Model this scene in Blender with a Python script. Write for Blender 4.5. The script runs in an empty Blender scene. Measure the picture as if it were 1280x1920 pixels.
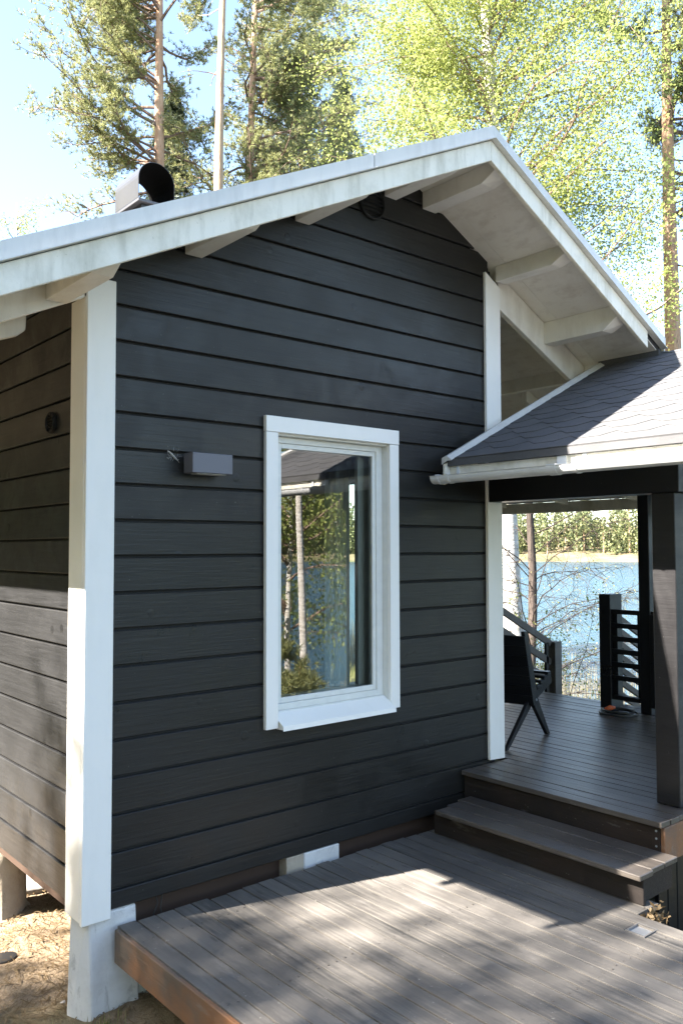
import bpy, math, random
import numpy as np
from mathutils import Matrix, Vector
rng = np.random.default_rng(7)
random.seed(7)
SC = bpy.context.scene
COL = SC.collection

# ------------------------------------------------------------------ camera
cam_d = bpy.data.cameras.new('camera')
cam = bpy.data.objects.new('camera', cam_d); COL.objects.link(cam)
Rz = Matrix.Rotation(-0.70000728, 4, 'Z'); Rx = Matrix.Rotation(1.61365096, 4, 'X'); Rr = Matrix.Rotation(-0.00255315, 4, 'Z')
cam.matrix_world = Matrix.Translation((-1.6355, -3.7871, 1.7709)) @ Rz @ Rx @ Rr
cam_d.sensor_fit = 'VERTICAL'; cam_d.sensor_height = 36.0; cam_d.lens = 36.0 * 1575.5 / 1920.0
cam_d.clip_start = 0.05; cam_d.clip_end = 3000
SC.camera = cam
# ------------------------------------------------------------------ light
SUN = Vector((-1.0, 0.25, 0.887)).normalized()
sl = bpy.data.lights.new('sun', 'SUN'); sl.energy = 5.0; sl.angle = math.radians(0.55); sl.color = (1.0, 0.93, 0.84)
so = bpy.data.objects.new('sun', sl); COL.objects.link(so); so.rotation_euler = SUN.to_track_quat('Z', 'Y').to_euler()
W = bpy.data.worlds.new('World'); SC.world = W; W.use_nodes = True
wn = W.node_tree; sky = wn.nodes.new('ShaderNodeTexSky'); sky.sky_type = 'NISHITA'; sky.sun_disc = False
sky.sun_elevation = math.asin(SUN.z); sky.sun_rotation = math.atan2(SUN.x, SUN.y)
sky.air_density = 0.95; sky.dust_density = 0.9; sky.ozone_density = 0.4
wn.links.new(sky.outputs[0], wn.nodes['Background'].inputs[0]); wn.nodes['Background'].inputs[1].default_value = 0.08
SC.view_settings.view_transform = 'Standard'; SC.view_settings.look = 'None'
SC.view_settings.exposure = 3.0; SC.view_settings.gamma = 1.0
SC.cycles.max_bounces = 10; SC.cycles.transparent_max_bounces = 24; SC.cycles.transmission_bounces = 6

# ------------------------------------------------------------------ materials
class N:
    def __init__(s, name, rough=0.6, spec=0.5):
        s.m = bpy.data.materials.new(name); s.m.use_nodes = True; s.t = s.m.node_tree
        s.b = s.t.nodes['Principled BSDF']; s.b.inputs['Roughness'].default_value = rough
        s.b.inputs['Specular IOR Level'].default_value = spec
        s.out = s.t.nodes['Material Output']
    def n(s, typ, **kw):
        x = s.t.nodes.new('ShaderNode' + typ)
        for k, v in kw.items(): setattr(x, k, v)
        return x
    def L(s, a, b): s.t.links.new(a, b)
    def vec(s, scale=(1, 1, 1), rnd=0.0, rot=(0, 0, 0)):
        tc = s.n('TexCoord'); mp = s.n('Mapping'); mp.inputs['Scale'].default_value = scale; mp.inputs['Rotation'].default_value = rot
        s.L(tc.outputs['Object'], mp.inputs['Vector'])
        if rnd:
            g = s.n('NewGeometry'); mu = s.n('Math', operation='MULTIPLY'); mu.inputs[1].default_value = rnd
            s.L(g.outputs['Random Per Island'], mu.inputs[0]); s.L(mu.outputs[0], mp.inputs['Location'])
        return mp.outputs[0]
    def noise(s, scale=5, detail=4, v=None, rough=0.55, dist=0.0):
        x = s.n('TexNoise'); x.inputs['Scale'].default_value = scale; x.inputs['Detail'].default_value = detail
        x.inputs['Roughness'].default_value = rough; x.inputs['Distortion'].default_value = dist
        s.L(v if v is not None else s.vec(), x.inputs['Vector']); return x.outputs[0]
    def vor(s, scale=5, v=None, feature='F1'):
        x = s.n('TexVoronoi', feature=feature); x.inputs['Scale'].default_value = scale
        s.L(v if v is not None else s.vec(), x.inputs['Vector']); return x.outputs['Distance']
    def rnd(s): return s.n('NewGeometry').outputs['Random Per Island']
    def ramp(s, f, stops):
        x = s.n('ValToRGB'); e = x.color_ramp.elements
        while len(e) < len(stops): e.new(0.5)
        for i, (p, c) in enumerate(stops):
            e[i].position = p; e[i].color = (c, c, c, 1) if isinstance(c, (int, float)) else (*c, 1)
        s.L(f, x.inputs[0]); return x.outputs[0]
    def mix(s, f, a, b, typ='MIX'):
        x = s.n('Mix', data_type='RGBA', blend_type=typ)
        for i, v in ((0, f), (6, a), (7, b)):
            if isinstance(v, (int, float)): x.inputs[i].default_value = v if i == 0 else (v, v, v, 1)
            elif isinstance(v, tuple): x.inputs[i].default_value = (*v, 1)
            else: s.L(v, x.inputs[i])
        return x.outputs[2]
    def color(s, c):
        if isinstance(c, tuple): s.b.inputs['Base Color'].default_value = (*c, 1)
        else: s.L(c, s.b.inputs['Base Color'])
        return s
    def roughness(s, c): s.L(c, s.b.inputs['Roughness']); return s
    def bump(s, h, strength=0.3, dist=0.01, prev=None):
        x = s.n('Bump'); x.inputs['Strength'].default_value = strength; x.inputs['Distance'].default_value = dist
        s.L(h, x.inputs['Height'])
        if prev is not None: s.L(prev, x.inputs['Normal'])
        s.L(x.outputs[0], s.b.inputs['Normal']); return x.outputs[0]

def painted_cladding(name, axis, base, base2, knot=0.25):
    m = N(name, 0.5, 0.36)
    sc = {'x': (1.2, 1, 22), 'y': (1, 1.2, 22)}[axis]; ks = {'x': (1, .2, 1.0), 'y': (.2, 1, 1.0)}[axis]
    g = m.noise(3, 6, m.vec(sc, 7), 0.62, 0.4)
    r = m.ramp(m.rnd(), [(0, 0.0), (1, 1.0)])
    c = m.mix(r, base, base2)
    c = m.mix(m.ramp(g, [(0.35, 0.0), (0.7, 0.55)]), c, tuple(x * 1.5 for x in base2))
    big = m.noise(1.1, 3, m.vec(ks, 3)); c = m.mix(m.ramp(big, [(0.4, 0.0), (0.75, 0.5)]), c, tuple(x * 0.72 for x in base))
    k = m.ramp(m.vor(3.4, m.vec(ks, 9)), [(0.0, 1.0), (0.055, 0.9), (0.09, 0.0)])
    c = m.mix(m.mix(k, 0.0, knot), c, tuple(x * 0.4 for x in base))
    sp = m.ramp(m.noise(60, 2, m.vec((1, 1, 1), 2)), [(0.73, 0.0), (0.78, 1.0)])
    c = m.mix(m.mix(sp, 0.0, 0.3), c, (0.22, 0.21, 0.19))
    m.color(c); blot = m.noise(4.5, 5, m.vec(ks, 17), 0.65, 0.6); m.roughness(m.mix(m.ramp(blot, [(0.38, 0.0), (0.62, 1.0)]), m.ramp(big, [(0.3, 0.24), (0.7, 0.42)]), m.mix(m.rnd(), 0.38, 0.55)))
    p = m.bump(g, 0.5, 0.003); m.bump(k, 0.4, 0.004, p)
    return m.m
CLAD_F = painted_cladding('black_painted_boards', 'x', (0.0125, 0.012, 0.0112), (0.018, 0.0172, 0.016))
CLAD_S = painted_cladding('black_painted_side_boards', 'y', (0.015, 0.015, 0.0155), (0.03, 0.03, 0.031), 0.6)

def white_paint(name, col=(0.87, 0.85, 0.8), dirt=(0.42, 0.42, 0.33), amt=0.25, scale=4, rough=0.45, grain=(1, 1, 1)):
    m = N(name, rough, 0.4)
    g = m.noise(scale, 7, m.vec(grain, 5), 0.68)
    c = m.mix(m.ramp(g, [(0.48, 0.0), (0.8, amt)]), col, dirt)
    f = m.noise(scale * 14, 3, m.vec((1, 1, 1), 5), 0.6)
    c = m.mix(m.ramp(f, [(0.66, 0.0), (0.76, amt * .7)]), c, tuple(x * 0.8 for x in dirt))
    st = m.ramp(m.noise(6, 5, m.vec((2.5, 1, .5), 3), 0.6), [(0.5, 0.0), (0.75, amt * .8)]); c = m.mix(st, c, tuple(x * .8 for x in dirt))
    m.color(c); m.bump(f, 0.15, 0.002); return m.m
WHITE = white_paint('white_paint', amt=0.07)
WHITE_BARGE = white_paint('weathered_white_paint', (0.83, 0.79, 0.69), (0.4, 0.37, 0.25), 0.6, 3.5)
WHITE_SOFFIT = white_paint('off_white_soffit_paint', (0.86, 0.82, 0.75), (0.5, 0.4, 0.29), 0.45, 2.2, 0.5, (1, 1, 1))
BEAM_PAINT = white_paint('off_white_beam_paint', (0.84, 0.81, 0.75), (0.45, 0.38, 0.28), 0.3, 3)
def metal_sheet(name, col, rough=0.35, metallic=0.0, streak=0.4):
    m = N(name, rough, 0.6); m.b.inputs['Metallic'].default_value = metallic
    g = m.noise(7, 6, m.vec((1.5, 1, 0.35), 3), 0.65)
    c = m.mix(m.ramp(g, [(0.45, 0.0), (0.75, streak)]), col, tuple(x * 0.5 for x in col))
    m.color(c); m.bump(m.noise(3, 2), 0.12, 0.01); return m.m
FLASH = metal_sheet('white_coated_steel', (0.66, 0.65, 0.62), 0.35)
GUTTER = metal_sheet('white_gutter_steel', (0.72, 0.74, 0.76), 0.3, 0.0, 0.3)
BLACKSTEEL = metal_sheet('black_coated_steel', (0.02, 0.02, 0.021), 0.28)
LAMPM = metal_sheet('anthracite_lamp_metal', (0.13, 0.13, 0.15), 0.5, 0.0, 0.05)
ALU = metal_sheet('dull_aluminium', (0.5, 0.52, 0.55), 0.4, 0.6, 0.3)
BLACKWOOD = painted_cladding('black_painted_timber', 'x', (0.006, 0.006, 0.007), (0.009, 0.009, 0.010), 0.2)
POSTM = painted_cladding('dark_stained_post', 'y', (0.011, 0.011, 0.0115), (0.019, 0.018, 0.019), 0.3)

def deckwood(name, axis, tint=(1, 1, 1), stain=0.0, rg_=(0.55, 0.85)):
    m = N(name, 0.7, 0.4)
    sc = {'y': (26, 1.1, 26), 'x': (1.1, 26, 26)}[axis]
    g = m.noise(2.5, 8, m.vec(sc, 11), 0.65, 0.3); b = m.noise(1.6, 5, m.vec((1, 1, 1)), 0.6)
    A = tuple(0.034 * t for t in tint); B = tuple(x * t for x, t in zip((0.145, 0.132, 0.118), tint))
    c = m.mix(m.ramp(m.rnd(), [(0, 0.05), (1, 0.9)]), A, B)
    c = m.mix(m.ramp(g, [(0.35, 0.0), (0.65, 0.85)]), c, tuple(x * t for x, t in zip((0.19, 0.172, 0.15), tint)))
    kn = m.ramp(m.vor(5.5, m.vec((1.6, .35, 1), 13)), [(0.0, 1.0), (0.05, 0.8), (0.085, 0.0)]); c = m.mix(m.mix(kn, 0.0, 0.6), c, (0.03, 0.025, 0.022))
    c = m.mix(m.ramp(b, [(0.42, 0.0), (0.68, 0.65)]), c, tuple(x * t for x, t in zip((0.055, 0.052, 0.05), tint)))
    if stain:
        s = m.ramp(m.noise(2.3, 5, m.vec((1, 0.8, 1)), 0.6), [(0.42, 0.0), (0.6, stain)])
        c = m.mix(s, c, (0.28, 0.12, 0.045))
    sp = m.ramp(m.noise(55, 3, m.vec((1, 0.6, 1), 5), 0.6), [(0.69, 0.0), (0.76, 1.0)])
    c = m.mix(m.mix(sp, 0.0, 0.45), c, (0.42, 0.4, 0.36))
    sc2 = m.ramp(m.noise(9, 6, m.vec((1, 0.25, 1), 5), 0.7), [(0.6, 0.0), (0.72, 0.4)])
    c = m.mix(sc2, c, (0.26, 0.24, 0.22))
    m.color(c); m.roughness(m.ramp(g, [(0.3, rg_[0]), (0.7, rg_[1])])); p = m.bump(g, 0.7, 0.003); m.bump(b, 0.3, 0.006, p)
    return m.m
DECK = deckwood('weathered_deck_wood', 'y')
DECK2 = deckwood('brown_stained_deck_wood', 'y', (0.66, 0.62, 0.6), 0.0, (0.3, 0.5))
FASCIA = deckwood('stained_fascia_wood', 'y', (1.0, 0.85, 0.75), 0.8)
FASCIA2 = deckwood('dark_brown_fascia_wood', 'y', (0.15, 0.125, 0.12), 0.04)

def shingles():
    m = N('grey_shingle_felt', 0.85, 0.4)
    g = m.noise(220, 3, m.vec((1, 1, 1)), 0.7); b = m.noise(3, 5)
    c = m.mix(m.rnd(), (0.068, 0.07, 0.078), (0.088, 0.088, 0.094))
    c = m.mix(m.ramp(g, [(0.4, 0.0), (0.75, 0.8)]), c, (0.17, 0.165, 0.16)); c = m.mix(m.ramp(b, [(0.45, 0.0), (0.7, 0.4)]), c, (0.05, 0.052, 0.05))
    m.color(c); m.bump(g, 0.6, 0.003); return m.m
SHINGLE = shingles()
def concrete(name, col, dirt):
    m = N(name, 0.85, 0.3); b = m.noise(4, 7, None, 0.65); f = m.noise(45, 5)
    c = m.mix(m.ramp(b, [(0.45, 0.0), (0.72, 0.7)]), col, dirt)
    st = m.ramp(m.noise(14, 8, m.vec((1, 1, .4)), 0.75, 0.8), [(0.56, 0.0), (0.66, 0.5)]); c = m.mix(st, c, tuple(x * .55 for x in dirt))
    m.color(c); p = m.bump(f, 0.5, 0.004); m.bump(b, 0.4, 0.01, p); return m.m
CONC = concrete('whitewashed_concrete', (0.66, 0.65, 0.63), (0.44, 0.42, 0.39))
CONC2 = concrete('bare_concrete', (0.42, 0.36, 0.28), (0.26, 0.2, 0.15))
ROCK = concrete('granite', (0.36, 0.33, 0.3), (0.16, 0.15, 0.13))
def ground_mat():
    m = N('sandy_forest_soil', 0.95, 0.2)
    b = m.noise(0.9, 8, m.vec((1, 1, 1)), 0.62); f = m.noise(28, 6, None, 0.7); h = m.noise(130, 3, None, 0.7)
    c = m.mix(m.ramp(f, [(0.3, 0.0), (0.7, 1.0)]), (0.2, 0.14, 0.085), (0.36, 0.27, 0.18))
    c = m.mix(m.ramp(h, [(0.45, 0.0), (0.7, 0.6)]), c, (0.45, 0.37, 0.27)); c = m.mix(m.ramp(b, [(0.48, 0.0), (0.62, 0.75)]), c, (0.2, 0.16, 0.08))
    # beyond the yard the colour is darkened, in mossy tones, to cut bounced light
    tc = m.n('TexCoord'); sx = m.n('SeparateXYZ'); m.L(tc.outputs['Object'], sx.inputs[0])
    ma = m.n('MapRange'); ma.inputs[1].default_value = 1.9; ma.inputs[2].default_value = 4.2
    ds = m.n('VectorMath', operation='DISTANCE'); m.L(tc.outputs['Object'], ds.inputs[0]); ds.inputs[1].default_value = (-0.2, 1.2, -0.42)
    dn_ = m.n('Math', operation='MULTIPLY_ADD'); m.L(b, dn_.inputs[0]); dn_.inputs[1].default_value = 1.6; m.L(ds.outputs['Value'], dn_.inputs[2]); m.L(dn_.outputs[0], ma.inputs[0])
    c = m.mix(ma.outputs[0], c, m.mix(m.ramp(f, [(0.35, 0.0), (0.65, 1.0)]), (0.05, 0.055, 0.022), (0.16, 0.13, 0.075)))
    m.color(c); p = m.bump(f, 0.8, 0.03); m.bump(h, 0.6, 0.012, p); return m.m
GROUND = ground_mat()
def water():
    m = N('lake_water', 0.16, 0.5); m.b.inputs['IOR'].default_value = 1.333
    m.color((0.02, 0.06, 0.09))
    a = m.noise(1.6, 5, m.vec((0.55, 1.5, 1), 0, (0, 0, 0.7)), 0.6, 0.5); b = m.noise(0.16, 3, m.vec((0.5, 1.4, 1), 0, (0, 0, 0.7)))
    p = m.bump(a, 1.0, 0.3); m.bump(b, 0.7, 1.0, p); return m.m
WATER = water()
def bark(name, a, b, c3, scale=(9, 9, 1.6), low=None, orient=None):
    m = N(name, 0.85, 0.3); v = m.vec(scale)
    e = m.noise(1.6, 6, v, 0.65, 0.4); c = m.mix(m.ramp(e, [(0.38, 0.0), (0.62, 1.0)]), a, b)
    f = m.noise(5, 4, v, 0.6); c = m.mix(m.ramp(f, [(0.6, 0.0), (0.68, 0.9)]), c, c3)
    m.color(c); m.bump(e, 0.9, 0.03); return m.m
BARK_PINE = bark('orange_pine_bark', (0.46, 0.26, 0.16), (0.58, 0.39, 0.26), (0.2, 0.12, 0.085))
BARK_PALE = bark('pale_peeling_bark', (0.42, 0.27, 0.17), (0.52, 0.36, 0.24), (0.32, 0.2, 0.13))
BARK_GREY = bark('grey_brown_bark', (0.04, 0.032, 0.027), (0.09, 0.07, 0.058), (0.05, 0.04, 0.035))
BARK_BIRCH = bark('white_birch_bark', (0.62, 0.6, 0.56), (0.5, 0.46, 0.4), (0.04, 0.035, 0.03), (3, 3, 12))
TWIG = bark('twig_bark', (0.025, 0.018, 0.016), (0.05, 0.036, 0.03), (0.015, 0.01, 0.01))
BRANCH = bark('pine_branch_bark', (0.16, 0.11, 0.085), (0.3, 0.21, 0.16), (0.1, 0.07, 0.055))
def leaf(name, a, b, trans=0.45, tcol=None):
    m = N(name, 0.55, 0.3)
    c = m.mix(m.rnd(), a, b); m.color(c)
    tr = m.n('BsdfTranslucent'); mx = m.n('MixShader'); mx.inputs[0].default_value = trans
    cc = m.mix(0.5, c, tcol or b); m.L(cc, tr.inputs[0])
    m.L(m.b.outputs[0], mx.inputs[1]); m.L(tr.outputs[0], mx.inputs[2]); m.L(mx.outputs[0], m.out.inputs[0]); return m.m
LEAF_BIRCH = leaf('fresh_birch_leaf', (0.18, 0.23, 0.055), (0.36, 0.39, 0.12), 0.5, (0.46, 0.5, 0.16))
LEAF_SMALL = leaf('budding_leaf', (0.2, 0.2, 0.07), (0.3, 0.28, 0.12), 0.4)
NEEDLE = leaf('pine_needles', (0.15, 0.18, 0.09), (0.36, 0.36, 0.15), 0.45)
NEEDLE_D = leaf('spruce_needles', (0.05, 0.075, 0.05), (0.12, 0.14, 0.08), 0.2)
NEEDLE_FAR = leaf('distant_forest_foliage', (0.06, 0.085, 0.04), (0.22, 0.23, 0.1), 0.3)
GRASSM = leaf('grass_blades', (0.1, 0.13, 0.03), (0.35, 0.3, 0.14), 0.3)
REEDM = leaf('dry_reeds', (0.16, 0.15, 0.11), (0.26, 0.23, 0.16), 0.3)
DRYLEAF = leaf('dry_leaves', (0.12, 0.08, 0.04), (0.25, 0.18, 0.1), 0.2)
def simple(name, c, rough=0.5, spec=0.5):
    m = N(name, rough, spec); g = m.noise(18, 4); m.color(m.mix(g, c, tuple(x * 0.8 for x in c))); return m.m
DARK = simple('dark_interior', (0.05, 0.05, 0.05), 0.9, 0.1)
ROOM = simple('room_lining', (0.3, 0.32, 0.29), 0.8, 0.1)
ORANGE = simple('orange_plastic', (0.7, 0.13, 0.03)); HOSE = simple('black_rubber', (0.03, 0.03, 0.03), 0.4)
SASH = simple('white_window_paint', (0.8, 0.8, 0.75), 0.35)
BROWN = simple('raw_brown_timber', (0.055, 0.03, 0.018), 0.8)
COB = simple('cobweb_fluff', (0.45, 0.42, 0.38), 0.9)
def glass():
    m = N('window_glass'); t = m.t; t.nodes.remove(m.b)
    fr = m.n('Fresnel'); fr.inputs[0].default_value = 2.3
    tb = m.n('BsdfTransparent'); tb.inputs[0].default_value = (0.86, 0.92, 0.9, 1); gl = m.n('BsdfGlossy'); gl.inputs['Roughness'].default_value = 0.0
    gl.inputs[0].default_value = (1, 1, 1, 1)
    mx = m.n('MixShader'); m.L(fr.outputs[0], mx.inputs[0]); m.L(tb.outputs[0], mx.inputs[1]); m.L(gl.outputs[0], mx.inputs[2]); m.L(mx.outputs[0], m.out.inputs[0])
    return m.m
GLASS = glass()

# ------------------------------------------------------------------ object helpers
def tag(o, label=None, cat=None, group=None, kind=None):
    if label: o['label'] = label
    if cat: o['category'] = cat
    if group: o['group'] = group
    if kind: o['kind'] = kind
    return o
def thing(name, loc, label, cat, group=None):
    o = bpy.data.objects.new(name, None); COL.objects.link(o); o.location = loc; o.empty_display_size = 0.1
    return tag(o, label, cat, group)
def worldloc(o):
    v = Vector((0, 0, 0))
    while o is not None: v += Vector(o.location); o = o.parent
    return v
class MB:
    def __init__(s): s.v = []; s.f = []
    def add(s, v, f):
        b = len(s.v); s.v += [tuple(p) for p in v]; s.f += [tuple(i + b for i in q) for q in f]; return s
    def box(s, x0, x1, y0, y1, z0, z1):
        if x0 > x1: x0, x1 = x1, x0
        if y0 > y1: y0, y1 = y1, y0
        if z0 > z1: z0, z1 = z1, z0
        return s.add([(x0, y0, z0), (x1, y0, z0), (x1, y1, z0), (x0, y1, z0), (x0, y0, z1), (x1, y0, z1), (x1, y1, z1), (x0, y1, z1)],
                     [(0, 3, 2, 1), (4, 5, 6, 7), (0, 1, 5, 4), (1, 2, 6, 5), (2, 3, 7, 6), (3, 0, 4, 7)])
    def prism(s, poly, ax, a, b):
        """poly: 2D points in the two other axes (in xyz order), extruded along ax from a to b"""
        def P(p, t):
            q = list(p); q.insert(ax, t); return tuple(q)
        n = len(poly)
        ar = sum(poly[i][0] * poly[(i + 1) % n][1] - poly[(i + 1) % n][0] * poly[i][1] for i in range(n))
        if (ar > 0) == (ax == 1): poly = poly[::-1]
        if a > b: a, b = b, a
        v = [P(p, a) for p in poly] + [P(p, b) for p in poly]
        f = [tuple(range(n))[::-1], tuple(range(n, 2 * n))] + [(i, (i + 1) % n, n + (i + 1) % n, n + i) for i in range(n)]
        return s.add(v, f)
    def bar(s, p0, p1, w, h, up=(0, 0, 1)):
        p0 = Vector(p0); p1 = Vector(p1); d = (p1 - p0).normalized(); u = Vector(up); sd = d.cross(u).normalized(); u = sd.cross(d).normalized()
        c = [(-1, -1), (1, -1), (1, 1), (-1, 1)]
        v = [p + sd * (a * w / 2) + u * (b * h / 2) for p in (p0, p1) for a, b in c]
        return s.add(v, [(0, 1, 2, 3), (7, 6, 5, 4), (1, 0, 4, 5), (2, 1, 5, 6), (3, 2, 6, 7), (0, 3, 7, 4)])
    def tube(s, pts, rad, n=8, closed=False):
        pts = [Vector(p) for p in pts]; R = rad if isinstance(rad, (list, tuple)) else [rad] * len(pts)
        v = []; f = []; m = len(pts)
        for i, p in enumerate(pts):
            a = pts[i - 1] if (i > 0 or closed) else p; b = pts[(i + 1) % m] if (i < m - 1 or closed) else p
            d = (b - a).normalized(); r = Vector((0, 0, 1)) if abs(d.z) < 0.9 else Vector((1, 0, 0))
            e = d.cross(r).normalized(); g = e.cross(d).normalized()
            for k in range(n):
                t = 2 * math.pi * k / n; v.append(p + e * (math.cos(t) * R[i]) + g * (math.sin(t) * R[i]))
        for i in range(m if closed else m - 1):
            j = (i + 1) % m
            for k in range(n): f.append((i * n + k, j * n + k, j * n + (k + 1) % n, i * n + (k + 1) % n))
        if not closed: f.append(tuple(range(n))); f.append(tuple(range((m - 1) * n, m * n))[::-1])
        return s.add(v, f)
    def build(s, name, mat, parent=None, bevel=0.0, smooth=False, seg=1):
        off = worldloc(parent) if parent else Vector((0, 0, 0))
        me = bpy.data.meshes.new(name); me.from_pydata([(a - off.x, b - off.y, c - off.z) for a, b, c in s.v], [], s.f)
        o = bpy.data.objects.new(name, me); COL.objects.link(o)
        if parent: o.parent = parent
        for m in (mat if isinstance(mat, list) else [mat]): me.materials.append(m)
        if smooth: me.polygons.foreach_set('use_smooth', [True] * len(me.polygons))
        if bevel:
            b = o.modifiers.new('bevel', 'BEVEL'); b.width = bevel; b.segments = seg; b.limit_method = 'ANGLE'; b.angle_limit = math.radians(40)
        return o
def np_mesh(name, V, F, mat, parent=None, nper=4, kids=None):
    off = worldloc(parent) if parent else Vector((0, 0, 0))
    V = np.asarray(V, dtype=np.float32).reshape(-1, 3) - np.array(off, dtype=np.float32); F = np.asarray(F, dtype=np.int32).reshape(-1, nper)
    me = bpy.data.meshes.new(name); me.vertices.add(len(V)); me.vertices.foreach_set('co', V.ravel())
    me.loops.add(F.size); me.loops.foreach_set('vertex_index', F.ravel()); me.polygons.add(len(F))
    me.polygons.foreach_set('loop_start', np.arange(0, F.size, nper, dtype=np.int32)); me.update(calc_edges=True)
    me.materials.append(mat); o = bpy.data.objects.new(name, me); COL.objects.link(o)
    if parent: o.parent = parent
    return o
def clip(poly, fn):
    out = []
    for i, p in enumerate(poly):
        q = poly[(i + 1) % len(poly)]; a = fn(p); b = fn(q)
        if a >= 0: out.append(p)
        if (a >= 0) != (b >= 0):
            t = a / (a - b); out.append((p[0] + (q[0] - p[0]) * t, p[1] + (q[1] - p[1]) * t))
    return out

# ------------------------------------------------------------------ terrain and water
LAKE_Z = -3.0
def gz(x, y):
    s = 0.8 * x - 0.25 * y
    t = np.clip((s - 3.6) / 8.0, 0, 1); h = -0.42 - 3.2 * t * t * (3 - 2 * t)
    h = h + np.clip((y - 10) * 0.02, 0, 1.2) * (1 - t)
    n = 0.02 * np.sin(3.1 * x + 1.7 * y) + 0.015 * np.sin(7.3 * x - 5.1 * y) + 0.01 * np.sin(13.7 * y + 9 * x)
    return h + n * (1 + 3 * t)
def GZ(x, y): return float(gz(np.array(x, float), np.array(y, float)))
def axis_grid(lo, hi, dense_lo, dense_hi, d, D):
    a = list(np.arange(dense_lo, dense_hi + d / 2, d)); x = dense_lo; st = d
    l = []
    while x > lo: st *= 1.35; x -= min(st, D); l.append(x)
    r = []; x = dense_hi; st = d
    while x < hi: st *= 1.35; x += min(st, D); r.append(x)
    return np.array(l[::-1] + a + r)
gx = axis_grid(-400, 400, -3, 3, 0.06, 20); gy = axis_grid(-400, 400, -2.5, 3.5, 0.06, 20)
X, Y = np.meshgrid(gx, gy, indexing='ij'); Z = gz(X, Y)
near = np.exp(-((X + .3) ** 2 + (Y - .5) ** 2) / 16)
Z = Z + near * rng.normal(0, 0.006, Z.shape)
nx, ny = X.shape; I = np.arange(nx * ny).reshape(nx, ny)
F = np.stack([I[:-1, :-1], I[1:, :-1], I[1:, 1:], I[:-1, 1:]], -1).reshape(-1, 4)
g = np_mesh('ground', np.stack([X, Y, Z], -1).reshape(-1, 3), F, GROUND); tag(g, kind='structure')
g.data.polygons.foreach_set('use_smooth', [True] * len(g.data.polygons))
lk = MB().add([(-200, -700, LAKE_Z), (900, -700, LAKE_Z), (900, 900, LAKE_Z), (-200, 900, LAKE_Z)], [(0, 1, 2, 3)]).build('lake', WATER); tag(lk, kind='structure')

# ------------------------------------------------------------------ the cabin
cabin = thing('cabin', (0, 0, -0.42), 'black board-clad cabin with white corner boards and a low gabled roof', 'cabin')
ZG0 = 3.1325; PITCH = 0.175
RX, RT = 2.16, 4.245; ML, MR = 0.482, 0.50
def ztop(x): return RT - (ML * (RX - x) if x < RX else MR * (x - RX))
def zsof(x): return ztop(x) - 0.105
wx0, wx1, wz0, wz1 = 1.03, 1.97, 0.82, 2.47
fw = MB()
for k in range(-7, 18):
    zb = ZG0 - PITCH * (k + 1) + 0.006; zt = ZG0 - PITCH * k - 0.006
    if k == 17: zb = 0.07
    polys = [[(0.003, zb), (2.9, zb), (2.9, zt), (0.003, zt)]]
    if zb < wz1 and zt > wz0:
        if zt > wz1: polys = [[(0.003, zb), (wx0, zb), (wx0, wz1), (wx1, wz1), (wx1, zb), (2.9, zb), (2.9, zt), (0.003, zt)]]
        elif zb < wz0: polys = [[(0.003, zb), (2.9, zb), (2.9, zt), (wx1, zt), (wx1, wz0), (wx0, wz0), (wx0, zt), (0.003, zt)]]
        else: polys = [[(0.003, zb), (wx0, zb), (wx0, zt), (0.003, zt)], [(wx1, zb), (2.9, zb), (2.9, zt), (wx1, zt)]]
    for p in polys:
        p = clip(p, lambda q: zsof(0) + 0.03 + ML * q[0] - q[1]); 
        if len(p) > 2: p = clip(p, lambda q: zsof(RX) + 0.03 - MR * (q[0] - RX) - q[1])
        if len(p) > 2: fw.prism(p, 1, 0.0, 0.022)
fw.build('wall', CLAD_F, cabin, 0.004)
sw = MB()
for k in range(-2, 17):
    zt = 2.867 - PITCH * k - 0.006; zb = zt - PITCH + 0.012
    if k == 16: zt = 0.061 + 0.0; zb = 0.061
    if k == 15: zb = 0.08
    if zt - zb > 0.01: sw.box(0.0, 0.022, 0.024, 5.2, zb, min(zt, 3.12))
sw.build('wall', CLAD_S, cabin, 0.004)
bk = MB()   # backing behind the boards, right and rear walls, floor
bk.prism([(0.03, 0.09), (0.03, 3.1), (RX, 4.14), (2.93, 3.74), (2.93, 2.46), (1.97, 2.46), (1.03, 2.46), (1.03, 0.83), (1.97, 0.83), (1.97, 2.458), (2.93, 2.458), (2.93, 0.09)], 1, 0.024, 0.06)
bk.box(0.024, 0.06, 0.06, 5.2, 0.09, 3.1)
bk.build('wall_backing', DARK, cabin)
rw = MB(); rw.box(0.0, 2.95, 5.2, 5.25, 0.09, 3.9)
for a_, b_, c_, d_ in ((0.024, 1.24, 0.09, 3.72), (1.66, 5.2, 0.09, 3.72), (1.24, 1.66, 0.09, 0.4), (1.24, 1.66, 2.3, 3.72)): rw.box(2.90, 2.95, a_, b_, c_, d_)
rw.build('wall', CLAD_S, cabin)
MB().box(0.03, 2.9, 0.3, 5.2, 0.02, 0.09).build('floor', BROWN, cabin)
MB().box(0.05, 2.9, 0.07, 0.115, -0.12, 0.068).build('sill_beam', BROWN, cabin, 0.003)
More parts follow.
